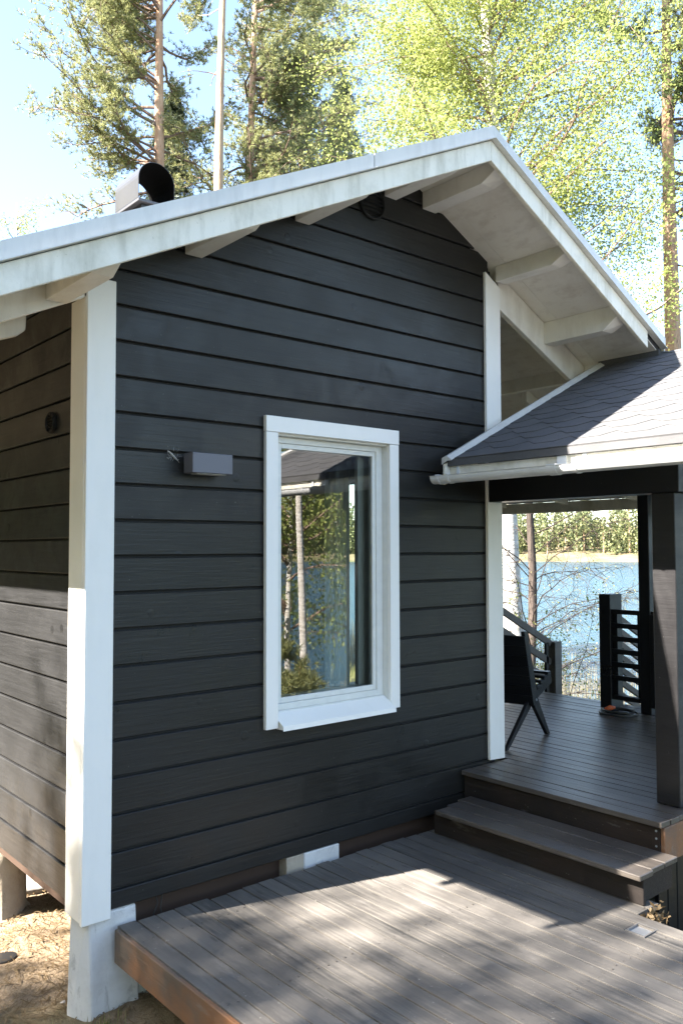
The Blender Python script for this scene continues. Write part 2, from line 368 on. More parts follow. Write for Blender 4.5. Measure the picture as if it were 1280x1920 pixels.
# room lining seen through the glass
rm = MB(); rm.box(0.4, 2.8, 2.6, 2.65, 0.1, 2.6); rm.box(0.4, 2.8, 0.4, 2.6, 2.6, 2.64); rm.box(2.8, 2.84, 0.3, 1.24, 0.1, 2.6); rm.box(2.8, 2.84, 1.66, 2.6, 0.1, 2.6); rm.box(2.8, 2.84, 1.24, 1.66, 0.1, 0.4); rm.box(2.8, 2.84, 1.24, 1.66, 2.3, 2.6); rm.box(0.36, 0.4, 0.3, 2.6, 0.1, 2.6); rm.box(0.4, 2.8, 0.3, 2.6, 0.095, 0.12)
rm.build('room', ROOM, cabin)
# corner boards
MB().box(-0.025, 0.119, -0.025, -0.001, 0.04, 3.06).build('corner_board', WHITE, cabin, 0.003)
MB().box(-0.026, -0.001, -0.0005, 0.165, 0.05, 2.97).build('corner_board', WHITE, cabin, 0.003)
c = MB(); c.prism([(2.845, 0.33), (3.0, 0.322), (3.0, 3.6), (2.845, 3.69)], 1, -0.026, -0.001); c.build('corner_board', WHITE, cabin, 0.003)
MB().box(2.952, 3.002, 0.0, 0.12, 0.322, 3.55).build('corner_board', WHITE, cabin, 0.003)
# window
win = MB(); win.box(0.997, 1.078, -0.028, -0.001, 0.79, 2.41); win.box(1.922, 1.999, -0.028, -0.001, 0.792, 2.41); win.box(0.995, 2.001, -0.030, -0.001, 2.412, 2.5)
window = win.build('window', WHITE, cabin, 0.002)
r = MB(); r.box(1.03, 1.079, 0.0, 0.20, 0.83, 2.46); r.box(1.923, 1.968, 0.0, 0.20, 0.83, 2.46); r.box(1.079, 1.923, 0.0, 0.20, 2.40, 2.46); r.box(1.079, 1.923, 0.03, 0.20, 0.83, 0.868)
r.build('reveal', SASH, window, 0.002)
r = MB(); r.box(1.080, 1.128, 0.042, 0.10, 0.869, 2.399); r.box(1.872, 1.922, 0.042, 0.10, 0.869, 2.399); r.box(1.128, 1.872, 0.042, 0.10, 2.365, 2.399); r.box(1.128, 1.872, 0.042, 0.10, 0.869, 0.905)
r.build('frame', SASH, window, 0.002)
r = MB(); r.box(1.129, 1.154, 0.05, 0.09, 0.906, 2.364); r.box(1.846, 1.871, 0.05, 0.09, 0.906, 2.364); r.box(1.154, 1.846, 0.05, 0.09, 2.336, 2.364); r.box(1.154, 1.846, 0.05, 0.09, 0.906, 0.936)
r.build('sash', SASH, window, 0.002)
r = MB(); r.box(1.0805, 1.165, 0.15, 0.185, 0.869, 2.399); r.box(1.815, 1.922, 0.15, 0.185, 0.869, 2.399); r.box(1.165, 1.815, 0.15, 0.185, 2.34, 2.399); r.box(1.165, 1.815, 0.15, 0.185, 0.869, 0.93)
r.build('inner_sash', SASH, window, 0.002)
MB().add([(1.15, 0.062, 0.93), (1.85, 0.062, 0.93), (1.85, 0.062, 2.34), (1.15, 0.062, 2.34)], [(0, 1, 2, 3)]).build('pane', GLASS, window)
MB().add([(1.16, 0.1655, 0.92), (1.82, 0.1685, 0.92), (1.82, 0.1665, 2.35), (1.16, 0.1635, 2.35)], [(0, 1, 2, 3)]).build('inner_pane', GLASS, window)
s = MB(); s.prism([(0.041, 0.862), (0.041, 0.869), (-0.072, 0.806), (-0.075, 0.780), (-0.072, 0.780), (-0.069, 0.802)], 0, 1.079, 1.9215); s.prism([(-0.0005, 0.78), (-0.0005, 0.838), (-0.067, 0.80), (-0.067, 0.785)], 0, 1.085, 1.905)
s.build('sill', WHITE, window)
ct = MB(); v = []; f = []; nn = 26
for i in range(nn):
    yy = 1.345 + i * 0.0125; xx = 2.77 + 0.012 * math.sin(i * 1.25)
    v += [(xx, yy, 0.3), (xx, yy, 2.4)]
    if i: f.append((2 * i - 2, 2 * i, 2 * i + 1, 2 * i - 1))
ct.add(v, f); tag(ct.build('curtain', leaf('pale_curtain_cloth', (0.7, 0.74, 0.7), (0.75, 0.78, 0.74), 0.4), smooth=True), 'narrow pale curtain seen through the window, hanging at the far side of the room', 'curtain')
# roof
rf = MB()
Y0, Y1 = -0.655, 6.2
L_E, R_E = -1.12, 4.07
rf.prism([(L_E, ztop(L_E) - 0.01), (RX, RT - 0.01), (R_E, ztop(R_E) - 0.01), (R_E, ztop(R_E) - 0.09), (RX, RT - 0.095), (L_E, ztop(L_E) - 0.09)], 1, Y0 + 0.03, Y1)
rf.build('roof', SHINGLE, cabin)
sf = MB()
sf.prism([(L_E + .01, zsof(L_E + .01)), (RX, zsof(RX)), (RX, zsof(RX) + 0.008), (L_E + .01, zsof(L_E + .01) + 0.008)], 1, Y0 + 0.032, Y1)
sf.prism([(RX, zsof(RX)), (RX, zsof(RX) + 0.008), (R_E - .01, zsof(R_E - .01) + 0.008), (R_E - .01, zsof(R_E - .01))], 1, Y0 + 0.032, -0.12)
sf.prism([(RX, zsof(RX) + .001), (RX, zsof(RX) + 0.009), (R_E - .01, zsof(R_E - .01) + 0.009), (R_E - .01, zsof(R_E - .01) + .001)], 1, -0.117, Y1)
sf.build('soffit', WHITE_SOFFIT, cabin)
def slab(side, x0, x1, t0, t1, y0, y1):
    m = MB(); z = lambda x, t: ztop(x) - t
    m.prism([(x0, z(x0, t1)), (x1, z(x1, t1)), (x1, z(x1, t0)), (x0, z(x0, t0))], 1, y0, y1); return m
slab(0, L_E, RX, 0.082, 0.203, -0.655, -0.628).build('bargeboard', WHITE_BARGE, cabin, 0.003)
slab(1, RX + 0.001, 3.86, 0.082, 0.205, -0.655, -0.628).build('bargeboard', WHITE_BARGE, cabin, 0.003)
fl = MB(); z = ztop
for (a, b) in ((L_E, RX - 0.95), (RX - 0.945, RX), (RX + 0.0005, R_E)):
    fl.prism([(a, z(a) - 0.074), (b, z(b) - 0.074), (b, z(b)), (a, z(a))], 1, -0.674, -0.668)
    fl.prism([(a, z(a) - 0.078), (b, z(b) - 0.078), (b, z(b) - 0.0743), (a, z(a) - 0.0743)], 1, -0.69, -0.64)
    fl.prism([(a, z(a) - 0.005), (b, z(b) - 0.005), (b, z(b) + 0.001), (a, z(a) + 0.001)], 1, -0.6675, -0.52)
fl.build('verge_flashing', FLASH, cabin)
# eave boards of the main roof
MB().prism([(L_E - .0005, ztop(L_E) - .10), (L_E - .0005, ztop(L_E)), (L_E - .02, ztop(L_E)), (L_E - .02, ztop(L_E) - .10)], 1, -0.66, Y1).build('eave_board', WHITE_BARGE, cabin)
MB().prism([(R_E + .0005, ztop(R_E) - .09), (R_E + .0005, ztop(R_E) - .002), (R_E + .012, ztop(R_E) - .006), (R_E + .012, ztop(R_E) - .09)], 1, -0.66, Y1).build('eave_board', WHITE_BARGE, cabin)
def purlin(x0, x1, zb, ystart=-0.0015):
    m = MB(); zt_ = min(zsof(x0), zsof(x1)) - 0.003
    zt2 = max(zsof(x0), zsof(x1)) - 0.003
    # flat bottom, front end cut on a slope under the verge
    v = []
    for x in (x0, x1):
        zz = zsof(x) - 0.003; v += [(x, ystart, zb), (x, -0.50, zb), (x, -0.615, zb + (zz - zb) * 0.5), (x, -0.615, zz), (x, ystart, zz)]
    m.add(v, [(0, 1, 2, 3, 4), (9, 8, 7, 6, 5), (0, 5, 6, 1), (1, 6, 7, 2), (2, 7, 8, 3), (3, 8, 9, 4), (4, 9, 5, 0)])
    m.build('purlin', BEAM_PAINT, cabin, 0.002)
for x0, zb in ((1.911, 3.975), (1.213, 3.64), (0.504, 3.288)): purlin(x0, x0 + 0.1, zb)
purlin(-0.218, -0.118, 2.91, -0.006)
purlin(2.25, 2.372, 3.982); purlin(2.946, 3.05, 3.635, -0.03); purlin(3.53, 3.65, 3.29, -0.006)
def rafter(x0, x1, d0, d1, ya, yb):
    m = MB(); m.prism([(x0, zsof(x0) - d0), (x1, zsof(x1) - d1), (x1, zsof(x1) - 0.003), (x0, zsof(x0) - 0.003)], 1, ya, yb); m.build('rafter', BEAM_PAINT, cabin, 0.003)
rafter(3.003, 4.05, 0.25, 0.22, -0.005, 0.04)
rafter(3.003, 4.05, 0.25, 0.22, 0.9, 0.945)
rafter(3.003, 4.05, 0.25, 0.22, 2.0, 2.045)
rafter(L_E + 0.02, -0.03, 0.125, 0.125, -0.005, 0.04)
MB().prism([(-1.05, 2.48), (-0.24, 2.80), (-0.205, 2.83), (-0.2, 2.93), (-0.22, 2.95), (-1.05, 2.57)], 1, 0.28, 0.33).build('rafter', BEAM_PAINT, cabin, 0.006)
# grilles
VENTM = simple('dull_black_plastic', (0.012, 0.012, 0.012), 0.65, 0.3)
def grille(c, rad, ax):
    m = MB(); n = 28
    def pt(a, r, d): 
        return (c[0] + r * math.cos(a), c[1] - d, c[2] + r * math.sin(a)) if ax == 1 else (c[0] - d, c[1] + r * math.cos(a), c[2] + r * math.sin(a))
    prof = [(rad, 0.0), (rad, 0.018), (rad * .9, 0.024), (rad * .84, 0.018), (rad * .8, 0.006)]
    v = []; f = []
    for i in range(n):
        for r_, d in prof: v.append(pt(2 * math.pi * i / n, r_, d))
    L = len(prof)
    for i in range(n):
        for j in range(L - 1): f.append((i * L + j, i * L + j + 1, ((i + 1) % n) * L + j + 1, ((i + 1) % n) * L + j))
    m.add(v, f); k = -0.75
    while k <= 0.76:
        w = rad * 0.8 * math.sqrt(1 - k * k * 0.95)
        if ax == 1: m.bar((c[0] - w, c[1] - 0.010, c[2] + k * rad), (c[0] + w, c[1] - 0.010, c[2] + k * rad), 0.012, 0.006, (0, 0.5, 1))
        else: m.bar((c[0] - 0.010, c[1] - w, c[2] + k * rad), (c[0] - 0.010, c[1] + w, c[2] + k * rad), 0.012, 0.006, (0.5, 0, 1))
        k += 0.25
    m.build('vent_grille', VENTM, cabin)
grille((1.80, 0.0, 3.90), 0.105, 1); grille((0.0, 0.449, 2.418), 0.055, 0)
# foundation piers
p = MB(); b_ = [(-0.03, 0.14), (0.045, 0.0), (0.16, -0.008), (0.285, -0.006), (0.285, 0.15)]; t_ = [(-0.02, 0.12), (0.02, 0.004), (0.13, 0.003), (0.262, 0.004), (0.262, 0.12)]
p.add([(x_, y_, -0.55) for x_, y_ in b_] + [(x_, y_, 0.066) for x_, y_ in t_], [(4, 3, 2, 1, 0), (5, 6, 7, 8, 9)] + [(i_, (i_ + 1) % 5, 5 + (i_ + 1) % 5, 5 + i_) for i_ in range(5)])
p.build('foundation_pier', CONC, cabin, 0.012, seg=2)
tag(MB().box(1.155, 1.275, 0.0, 0.3, -0.55, 0.066).build('foundation_pier', CONC2, cabin, 0.004), 'bare beige half of the middle pier')
MB().box(1.276, 1.53, -0.003, 0.3, -0.55, 0.066).build('foundation_pier', CONC, cabin, 0.005)
n = 28; pr = [(0.19, -0.6), (0.19, -0.425), (0.2, -0.42), (0.2, -0.405), (0.178, -0.398), (0.17, -0.1), (0.165, 0.058)]
cp = MB(); v = []; f = []
for i in range(n):
    for r_, zz in pr: v.append((0.09 + r_ * math.cos(2 * math.pi * i / n), 1.5 + r_ * math.sin(2 * math.pi * i / n), zz))
for i in range(n):
    for j in range(len(pr) - 1): f.append((i * 7 + j, ((i + 1) % n) * 7 + j, ((i + 1) % n) * 7 + j + 1, i * 7 + j + 1))
f.append(tuple(i * 7 + 6 for i in range(n))); cp.add(v, f)
tag(cp.build('foundation_pier', CONC2, cabin, smooth=True), 'round bare concrete pier with a base ring')
# roof vent cap
BLACKMATT = simple('hood_shade_black', (0.006, 0.006, 0.006), 0.9, 0.05)  # black that paints in the shade inside the hood
cap = thing('chimney_cap', (1.37, 2.0, 3.6), 'black curved sheet metal cowl rising behind the roof edge', 'chimney cowl')
cx, cyz, R = 1.375, 4.585, 0.153
a = [(cx - R, 4.43)] + [(cx - R * math.cos(t), cyz + R * math.sin(t)) for t in np.linspace(0, math.pi, 20)] + [(cx + R, 4.25)]
b = [(cx + (x - cx) * 0.975, cyz + (zz - cyz) * 0.975 if zz > cyz else zz) for x, zz in a]
m = MB(); L = len(a); ya, yb = 1.98, 2.38
v = [(x, ya, zz) for x, zz in a] + [(x, yb, zz) for x, zz in a] + [(x, ya, zz) for x, zz in b] + [(x, yb, zz) for x, zz in b]; f = []
for i in range(L - 1):
    f += [(i, i + 1, L + i + 1, L + i), (2 * L + i + 1, 2 * L + i, 3 * L + i, 3 * L + i + 1), (i + 1, i, 2 * L + i, 2 * L + i + 1), (L + i, L + i + 1, 3 * L + i + 1, 3 * L + i)]
f += [(0, L, 3 * L, 2 * L), (L - 1, 3 * L - 1, 4 * L - 1, 2 * L - 1)]
m.add(v, f).build('hood', [metal_sheet('glare_grey_cowl_steel', (0.06, 0.06, 0.063), 0.3), BLACKMATT], cap)  # outside painted grey for sky glare, inside painted black for shade
for p_ in cap.children[0].data.polygons:
    if all(v_ >= 2 * L for v_ in p_.vertices): p_.material_index = 1
MB().box(cx - R - .005, cx + R + .005, 1.965, 2.395, 4.40, 4.424).build('flange', metal_sheet('grey_flange_steel', (0.1, 0.1, 0.11), .3), cap, 0.003)
MB().box(cx - R + .035, cx + R - .035, 2.0, 2.36, 3.6, 4.398).build('flue_casing', BLACKSTEEL, cap, 0.003)

# wall lamp
lamp = thing('wall_lamp', (0.6, 0.0, 2.2), 'small grey box-shaped wall lamp on the black front wall left of the window', 'wall lamp')
MB().box(0.487, 0.722, -0.12, -0.028, 2.15, 2.252).build('housing', LAMPM, lamp, 0.003)
MB().box(0.53, 0.68, -0.027, -0.001, 2.165, 2.237).build('mount', BLACKSTEEL, lamp, 0.002)
MB().box(0.52, 0.69, -0.105, -0.045, 2.146, 2.1495).build('lens', simple('frosted_lens', (0.5, 0.5, 0.48)), lamp)
cw = MB(); cw.tube([(0.405, -0.012, 2.262), (0.425, -0.018, 2.245), (0.45, -0.02, 2.222), (0.462, -0.02, 2.212)], [0.003, 0.005, 0.004, 0.001], 5)
for i in range(26):
    q = Vector((0.405 + rng.random() * 0.06, -0.015, 2.262 - rng.random() * 0.05)); d = Vector(rng.normal(0, 0.012, 3)); d.y = abs(d.y) * -0.3
    cw.tube([q, q + d], 0.0006, 3)
tag(cw.build('cobweb', COB), 'pale wisp of dusty cobweb on the dark wall beside the grey lamp', 'cobweb')

# ------------------------------------------------------------------ decks and steps
GAP = 0.008; PW = 0.0985
deck = thing('lower_deck', (1.1, -2.5, -0.42), 'large low deck of weathered grey planks in front of the cabin wall', 'deck')
m = MB(); x = 0.152; i = 0
while x < 2.3:
    w = PW - GAP; y0 = -5.6 + rng.uniform(-.01, .01); y1 = -0.035 + rng.uniform(-.012, .012)
    if x > 2.06: y1 = -0.05
    dz = rng.uniform(-0.0015, 0.0015)
    if x + w < 2.12: 
        if 1.90 < x + w / 2 < 2.06:
            # opening for the recessed deck light
            m.box(x, x + w, -1.585, y1, -0.028 + dz, dz); m.box(x, x + w, y0, -1.695, -0.028 + dz, dz)
            if x < 1.92: m.box(x, 1.921, -1.69, -1.59, -0.028 + dz, dz)
            if x + w > 2.042: m.box(2.043, x + w, -1.69, -1.59, -0.028 + dz, dz)
        else: m.box(x, x + w, y0, y1, -0.028 + dz, dz)
    else: m.box(x, min(x + w, 2.32), -1.54, y1, -0.028 + dz, dz)
    x += PW; i += 1
m.build('planks', DECK, deck, 0.0012)
m = MB(); m.box(0.128, 0.150, -5.6, -0.045, -0.158, -0.003)
m.build('side_board', FASCIA, deck, 0.004)
MB().box(2.10, 2.125, -5.6, -1.62, -0.2, -0.030).build('side_board', FASCIA2, deck, 0.003)
m = MB()
for yy in (-0.25, -0.95, -1.75, -2.5, -3.3, -4.1, -4.9): m.box(0.152, 2.098, yy - .024, yy + .024, -0.17, -0.031)
m.build('joists', BROWN, deck)
m = MB()
for yy in (-0.25, -0.95, -1.75, -2.5, -3.3, -4.1, -4.9):
    x = 0.152
    while x + .09 < 2.1:
        for q_ in (.022, .068):
            if not (1.9 < x + q_ < 2.06 and -1.7 < yy < -1.58):
                c_ = (x + q_ + rng.uniform(-.003, .003), yy + rng.uniform(-.006, .006)); m.prism([(c_[0] + .0042 * math.cos(t_), c_[1] + .0042 * math.sin(t_)) for t_ in np.linspace(0, 6.28, 9)[:-1]], 2, -0.001, 0.0022)
        x += PW
tag(m.build('screws', simple('dark_screw', (0.1, 0.09, 0.08), .4), deck), kind='stuff')
dl = thing('deck_light', (1.98, -1.64, 0), 'small silver rectangular plate recessed in the planks near the steps', 'deck light')
MB().box(1.924, 2.040, -1.688, -1.592, -0.03, -0.010).build('plate', ALU, dl, 0.002)
m = MB(); m.box(1.922, 1.930, -1.689, -1.591, -0.009, 0.002); m.box(2.033, 2.041, -1.689, -1.591, -0.009, 0.002); m.box(1.9305, 2.0325, -1.689, -1.683, -0.009, 0.002); m.box(1.9305, 2.0325, -1.597, -1.591, -0.009, 0.002)
m.build('frame', simple('tarnished_frame', (0.2, 0.19, 0.18), .5), dl)
step = thing('entrance_step', (2.3, -0.8, 0), 'single dark wooden step between the lower deck and the raised terrace', 'step')
m = MB()
for k in range(3):
    x0 = 2.15 + k * 0.132; m.box(x0, x0 + 0.126, -1.545 + rng.uniform(-.012, .012) + k * .012, -0.175 + k * .03, 0.142, 0.17)
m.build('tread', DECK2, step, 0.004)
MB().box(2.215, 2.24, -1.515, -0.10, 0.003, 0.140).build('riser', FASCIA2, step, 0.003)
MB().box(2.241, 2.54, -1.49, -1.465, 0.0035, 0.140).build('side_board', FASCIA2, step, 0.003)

terr = thing('raised_terrace', (4, 0, -0.42), 'raised terrace floor of dark planks under the porch roof, two steps up', 'terrace')
m = MB(); x = 2.55
while x < 5.40:
    w = 0.096 - 0.006; dz = rng.uniform(-.0015, .0015)
    m.box(x, x + w, -1.43 + rng.uniform(-.006, .006), (-0.03 if x < 2.95 else 3.2), 0.287 + dz, 0.315 + dz); x += 0.0965
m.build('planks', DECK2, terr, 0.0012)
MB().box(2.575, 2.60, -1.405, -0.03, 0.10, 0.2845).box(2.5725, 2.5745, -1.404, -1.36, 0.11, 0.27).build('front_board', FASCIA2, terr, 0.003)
m = MB()
for k in range(4): MB().tube([(2.5725, -1.385, 0.14 + k * 0.04), (2.569, -1.385, 0.14 + k * 0.04)], 0.006, 8).build('screw_head', ALU, terr)
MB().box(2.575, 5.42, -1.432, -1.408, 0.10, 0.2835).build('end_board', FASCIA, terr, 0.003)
m = MB()
for k in range(28): m.box(2.63 + k * 0.1, 2.722 + k * 0.1, -1.36, -1.335, -1.2, 0.098)
m.build('skirt', BLACKWOOD, terr, 0.003)
m = MB()
for yy in (-0.7, 0.5, 1.7, 2.9): m.box(2.66, 5.36, yy, yy + .05, 0.15, 0.285)
m.build('joists', BROWN, terr)
MB().box(5.365, 5.395, -1.405, 3.2, 0.12, 0.2835).build('end_board', FASCIA2, terr, 0.003)
m = MB()
for (px, py) in ((5.2, -1.2), (5.2, 0.9), (5.2, 2.9), (3.1, 2.9)): MB().box(px, px + .12, py, py + .12, GZ(px, py) - .3, 0.149).build('support_post', BLACKWOOD, terr, 0.004)

# ------------------------------------------------------------------ porch roof
porch = thing('porch', (4.1, -0.8, 0.315), 'porch roof of dark grey shingles on black timber posts beside the cabin', 'porch')
PX0, PXR, PZ0, PS = 2.33, 4.10, 2.335, 0.486
PYA, PYB = -0.13, -2.3
pz = lambda x: PZ0 + PS * (x - PX0) if x < PXR else PZ0 + PS * (PXR - PX0) - PS * (x - PXR)
PX1 = 5.93
rb = MB(); rb.prism([(PX0 + .01, pz(PX0) - .045), (PXR, pz(PXR) - .05), (PX1 - .01, pz(PX1) - .045), (PX1 - .01, pz(PX1) - .006), (PXR, pz(PXR) - .006), (PX0 + .01, pz(PX0) - .006)], 1, PYB, PYA - .01)
rb.prism([(PXR + .0, pz(PXR) - .05), (PX1 - .01, pz(PX1) - .045), (PX1 - .01, pz(PX1) - .006), (PXR + .0, pz(PXR) - .006)], 1, PYA - .0095, 3.3)
roofp = rb.build('roof', SHINGLE, porch)
# felt shingles: hex-cut tabs in courses
sh = MB(); nrm = Vector((-PS, 0, 1)).normalized(); dn = Vector((-1, 0, -PS)).normalized()
LEN = (PXR - PX0) * math.sqrt(1 + PS * PS); CH = 0.128; TAB = 0.30; nc = int(LEN / CH) + 1
for r_ in range(nc):
    s0 = LEN - r_ * CH + (0.004 if r_ == 0 else 0.02)   # distance from ridge of the tab tip
    off = (r_ % 2) * TAB / 2; ycur = PYB - TAB
    while ycur < PYA + TAB:
        u = ycur + off; tip = s0; q = CH * 0.5
        poly = [(u, tip - q), (u + TAB * 0.27, tip), (u + TAB * 0.73, tip), (u + TAB, tip - q), (u + TAB, tip - CH * 1.45), (u, tip - CH * 1.45)]
        if r_ == 0: poly = [(u, tip), (u + TAB, tip), (u + TAB, tip - CH * 1.45), (u, tip - CH * 1.45)]
        poly = [(min(max(a_, PYB + .002), PYA - .012), max(b_, 0.0)) for a_, b_ in poly]
        if max(p_[0] for p_ in poly) - min(p_[0] for p_ in poly) > 0.02:
            def W3(u_, s_, h): 
                x_ = PXR - s_ / math.sqrt(1 + PS * PS); return (x_ + nrm.x * h, u_, pz(x_) + nrm.z * h)
            top = [W3(a_, b_, 0.0015 + 0.0055 * min(1.0, max(0.0, (b_ - (tip - CH * 1.45)) / (CH * 1.45)))) for a_, b_ in poly]; bot = [W3(a_, b_, -0.003) for a_, b_ in poly]; n = len(poly)
            sh.add(top + bot, [tuple(range(n))[::-1], ] + [(i, (i + 1) % n, n + (i + 1) % n, n + i) for i in range(n)])
        ycur += TAB
sh.build('shingle_courses', SHINGLE, roofp)
MB().prism([(PX0 - .012, PZ0 - .046), (PX0 + .0095, PZ0 - .046), (PX0 + .0095, PZ0 - .002), (PX0 - .012, PZ0 - .006)], 1, PYB, PYA - .011).build('eave_edge', SHINGLE, roofp)
# verge boards and flashing at both ends
def pslab(x0, x1, t0, t1, y0, y1): return MB().prism([(x0, pz(x0) - t1), (x1, pz(x1) - t1), (x1, pz(x1) - t0), (x0, pz(x0) - t0)], 1, y0, y1)
for (ya, yb, yc) in ((PYA - .009, PYA + .012, 1), (PYB - .022, PYB - .001, -1)):
    pslab(PX0 - .03, PXR, 0.02, 0.15, ya, yb).build('bargeboard', WHITE_BARGE, porch, 0.002)
    if yc < 0: pslab(PXR + .001, PX1, 0.02, 0.15, ya, yb).build('bargeboard', WHITE_BARGE, porch, 0.002)
    q = MB()
    for a_, b_ in (((PX0 - .035), PXR), (PXR + .0005, PX1)):
        if yc > 0 and a_ > 4: continue
        y_a, y_b = (ya - .055, yb + .006) if yc > 0 else (ya - .006, yb + .055)
        ys = [y_a, y_a + (y_b - y_a) * .45, y_b]; hs = [0.010, 0.034, 0.024]
        v = []
        for xx in (a_, b_):
            for yy, hh in zip(ys, hs): v.append((xx, yy, pz(xx) + hh))
            v.append((xx, ys[2], pz(xx) - 0.018)); v.append((xx, ys[1], pz(xx) + hs[1] - .03)); v.append((xx, ys[0], pz(xx) + .004))
        q.add(v, [(0, 1, 7, 6), (1, 2, 8, 7), (2, 3, 9, 8), (3, 4, 10, 9), (4, 5, 11, 10), (5, 0, 6, 11), (0, 5, 4, 3, 2, 1), (6, 7, 8, 9, 10, 11)])
    q.build('verge_flashing', FLASH, porch)
MB().box(PX0 + .01, PX0 + .032, PYB, PYA - .01, PZ0 - 0.125, PZ0 - 0.048).build('fascia', WHITE_BARGE, porch, 0.002)
MB().box(PX1 - .032, PX1 - .011, PYB, 3.3, pz(PX1) - 0.16, pz(PX1) - 0.048).build('fascia', WHITE_BARGE, porch, 0.002)
def gutter(xc, zr, ya, yb, sgn):
    g = MB(); r_ = 0.046; pts = [(r_ + .006, 0.004)] + [(r_ * math.cos(t), -r_ * math.sin(t)) for t in np.linspace(0, math.pi, 12)] + [(-r_ - .006, 0.004)]
    inner = [(a_ * .955, b_ * .955 + .0008) for a_, b_ in pts][::-1]
    g.prism([(xc + a_, zr + b_) for a_, b_ in pts + inner], 1, ya, yb)
    gt = g.build('gutter', GUTTER, porch, smooth=False)
    e = MB(); e.prism([(xc + r_ * math.cos(t), zr - r_ * math.sin(t)) for t in np.linspace(0, math.pi, 12)], 1, yb - .002 if yb > ya else yb, yb + .001)
    e.build('end_cap', GUTTER, gt)
    return gt
gt = gutter(PX0 - .055, 2.222, PYB - .03, PYA + .06, 1)
def bracket(y, w=0.02, full=True):
    b = MB(); xc = PX0 - .055; r_ = 0.050
    P_ = [(xc + r_ * math.cos(t), 2.222 - r_ * math.sin(t)) for t in np.linspace(-0.12, math.pi + .12, 14)]; Q = [(xc + (a_ - xc) * .94, 2.222 + (c_ - 2.222) * .94) for a_, c_ in P_][::-1]
    b.prism(P_ + Q, 1, y, y + w)
    b.box(PX0 + .0005, PX0 + .0095, y, y + w, 2.2, 2.285)
    b.box(xc - .05, PX0 + .0003, y + .001, y + w - .001, 2.228, 2.232)
    b.build('gutter_bracket', GUTTER, porch)
for y in (-0.14, -0.225, -2.1): bracket(y)
bracket(-1.02, 0.06); bracket(-1.15, 0.02)
sq = MB(); sq.prism([(R_E - .02, 3.09), (R_E + .05, 3.09), (R_E + .05, 3.2), (R_E - .02, 3.2)], 1, PYA + .02, 3.3); sq.build('ridge_board', BEAM_PAINT, porch)
MB().box(4.03, 4.17, -0.64, PYA - .012, 3.155, 3.215).build('ridge_cap', SHINGLE, roofp)
gt2 = gutter(PX1 + .045, pz(PX1) - 0.09, PYB, 3.3, -1)
MB().prism([(PX0 + .035, pz(PX0 + .035) - .053), (PXR, pz(PXR) - .058), (PX1 - .035, pz(PX1 - .035) - .053), (PX1 - .035, pz(PX1 - .035) - .047), (PXR, pz(PXR) - .051), (PX0 + .035, pz(PX0 + .035) - .047)], 1, PYB + .002, PYA - .015).build('ceiling', WHITE_SOFFIT, porch)
MB().prism([(PXR + .01, pz(PXR) - .058), (PX1 - .035, pz(PX1 - .035) - .053), (PX1 - .035, pz(PX1 - .035) - .047), (PXR + .01, pz(PXR) - .051)], 1, PYA - .012, 3.28).build('ceiling', WHITE_SOFFIT, porch)
for yy in (-2.0, -1.1, -0.2, 0.62, 1.44, 2.26, 3.1):
    q = MB(); a_ = PXR + .03; b_ = PX1 - .04
    q.prism([(a_, pz(a_) - .17), (b_ - .2, pz(b_ - .2) - .17), (b_, pz(b_) - .11), (b_, pz(b_) - .06), (a_, pz(a_) - .06)], 1, yy, yy + .048)
    q.build('rafter', BEAM_PAINT, porch, 0.002)
    if yy < -.3:
        q = MB(); a_ = PXR - .03; b_ = PX0 + .04
        q.prism([(a_, pz(a_) - .17), (b_ + .2, pz(b_ + .2) - .17), (b_, pz(b_) - .11), (b_, pz(b_) - .06), (a_, pz(a_) - .06)], 1, yy, yy + .048)
        q.build('rafter', BEAM_PAINT, porch, 0.002)
MB().box(2.85, 2.99, -1.40, -0.028, 2.083, 2.36).build('beam', BLACKWOOD, porch, 0.004)
MB().box(5.135, 5.25, -1.42, 3.2, 2.245, 2.4).build('beam', BLACKWOOD, porch, 0.004)
MB().box(2.995, 5.13, -1.34, -1.24, 2.26, 2.38).build('beam', BLACKWOOD, porch, 0.004)
MB().box(2.86, 3.0, -1.368, -1.226, 0.317, 2.082).build('post', POSTM, porch, 0.004)
MB().box(5.135, 5.33, 0.10, 0.205, 0.317, 2.244).build('post', BLACKWOOD, porch, 0.004)
MB().box(5.135, 5.33, -1.36, -1.25, 0.317, 2.244).build('post', BLACKWOOD, porch, 0.004)
MB().box(5.135, 5.33, 2.9, 3.0, 0.317, 2.244).build('post', BLACKWOOD, porch, 0.004)

# ------------------------------------------------------------------ railings
rail = thing('terrace_railing', (5.2, -0.4, 0.315), 'black railing of horizontal slats with a short post on the lake side of the terrace', 'railing')
MB().box(5.135, 5.33, 0.49, 0.605, 0.317, 1.345).build('post', BLACKWOOD, rail, 0.003)
def panel(y0, y1):
    m = MB()
    for zz, h in ((1.191, .042), (1.067, .045), (0.949, .045), (0.835, .045), (0.719, .045), (0.600, .045)): m.box(5.142, 5.165, y0, y1, zz - h / 2, zz + h / 2)
    m.box(5.14, 5.20, y0, y1, 0.405, 0.445); m.build('slats', BLACKWOOD, rail, 0.002)
    MB().box(5.166, 5.20, y0, y0 + .035, 0.446, 1.17).build('upright', BLACKWOOD, rail, 0.002); MB().box(5.166, 5.20, y1 - .05, y1, 0.446, 1.17).build('upright', BLACKWOOD, rail, 0.002)
panel(0.207, 0.488); panel(-1.248, 0.098)
m = MB(); m.box(5.12, 5.134, -0.16, 0.098, 0.38, 1.185); m.build('panel', BLACKWOOD, rail, 0.002)
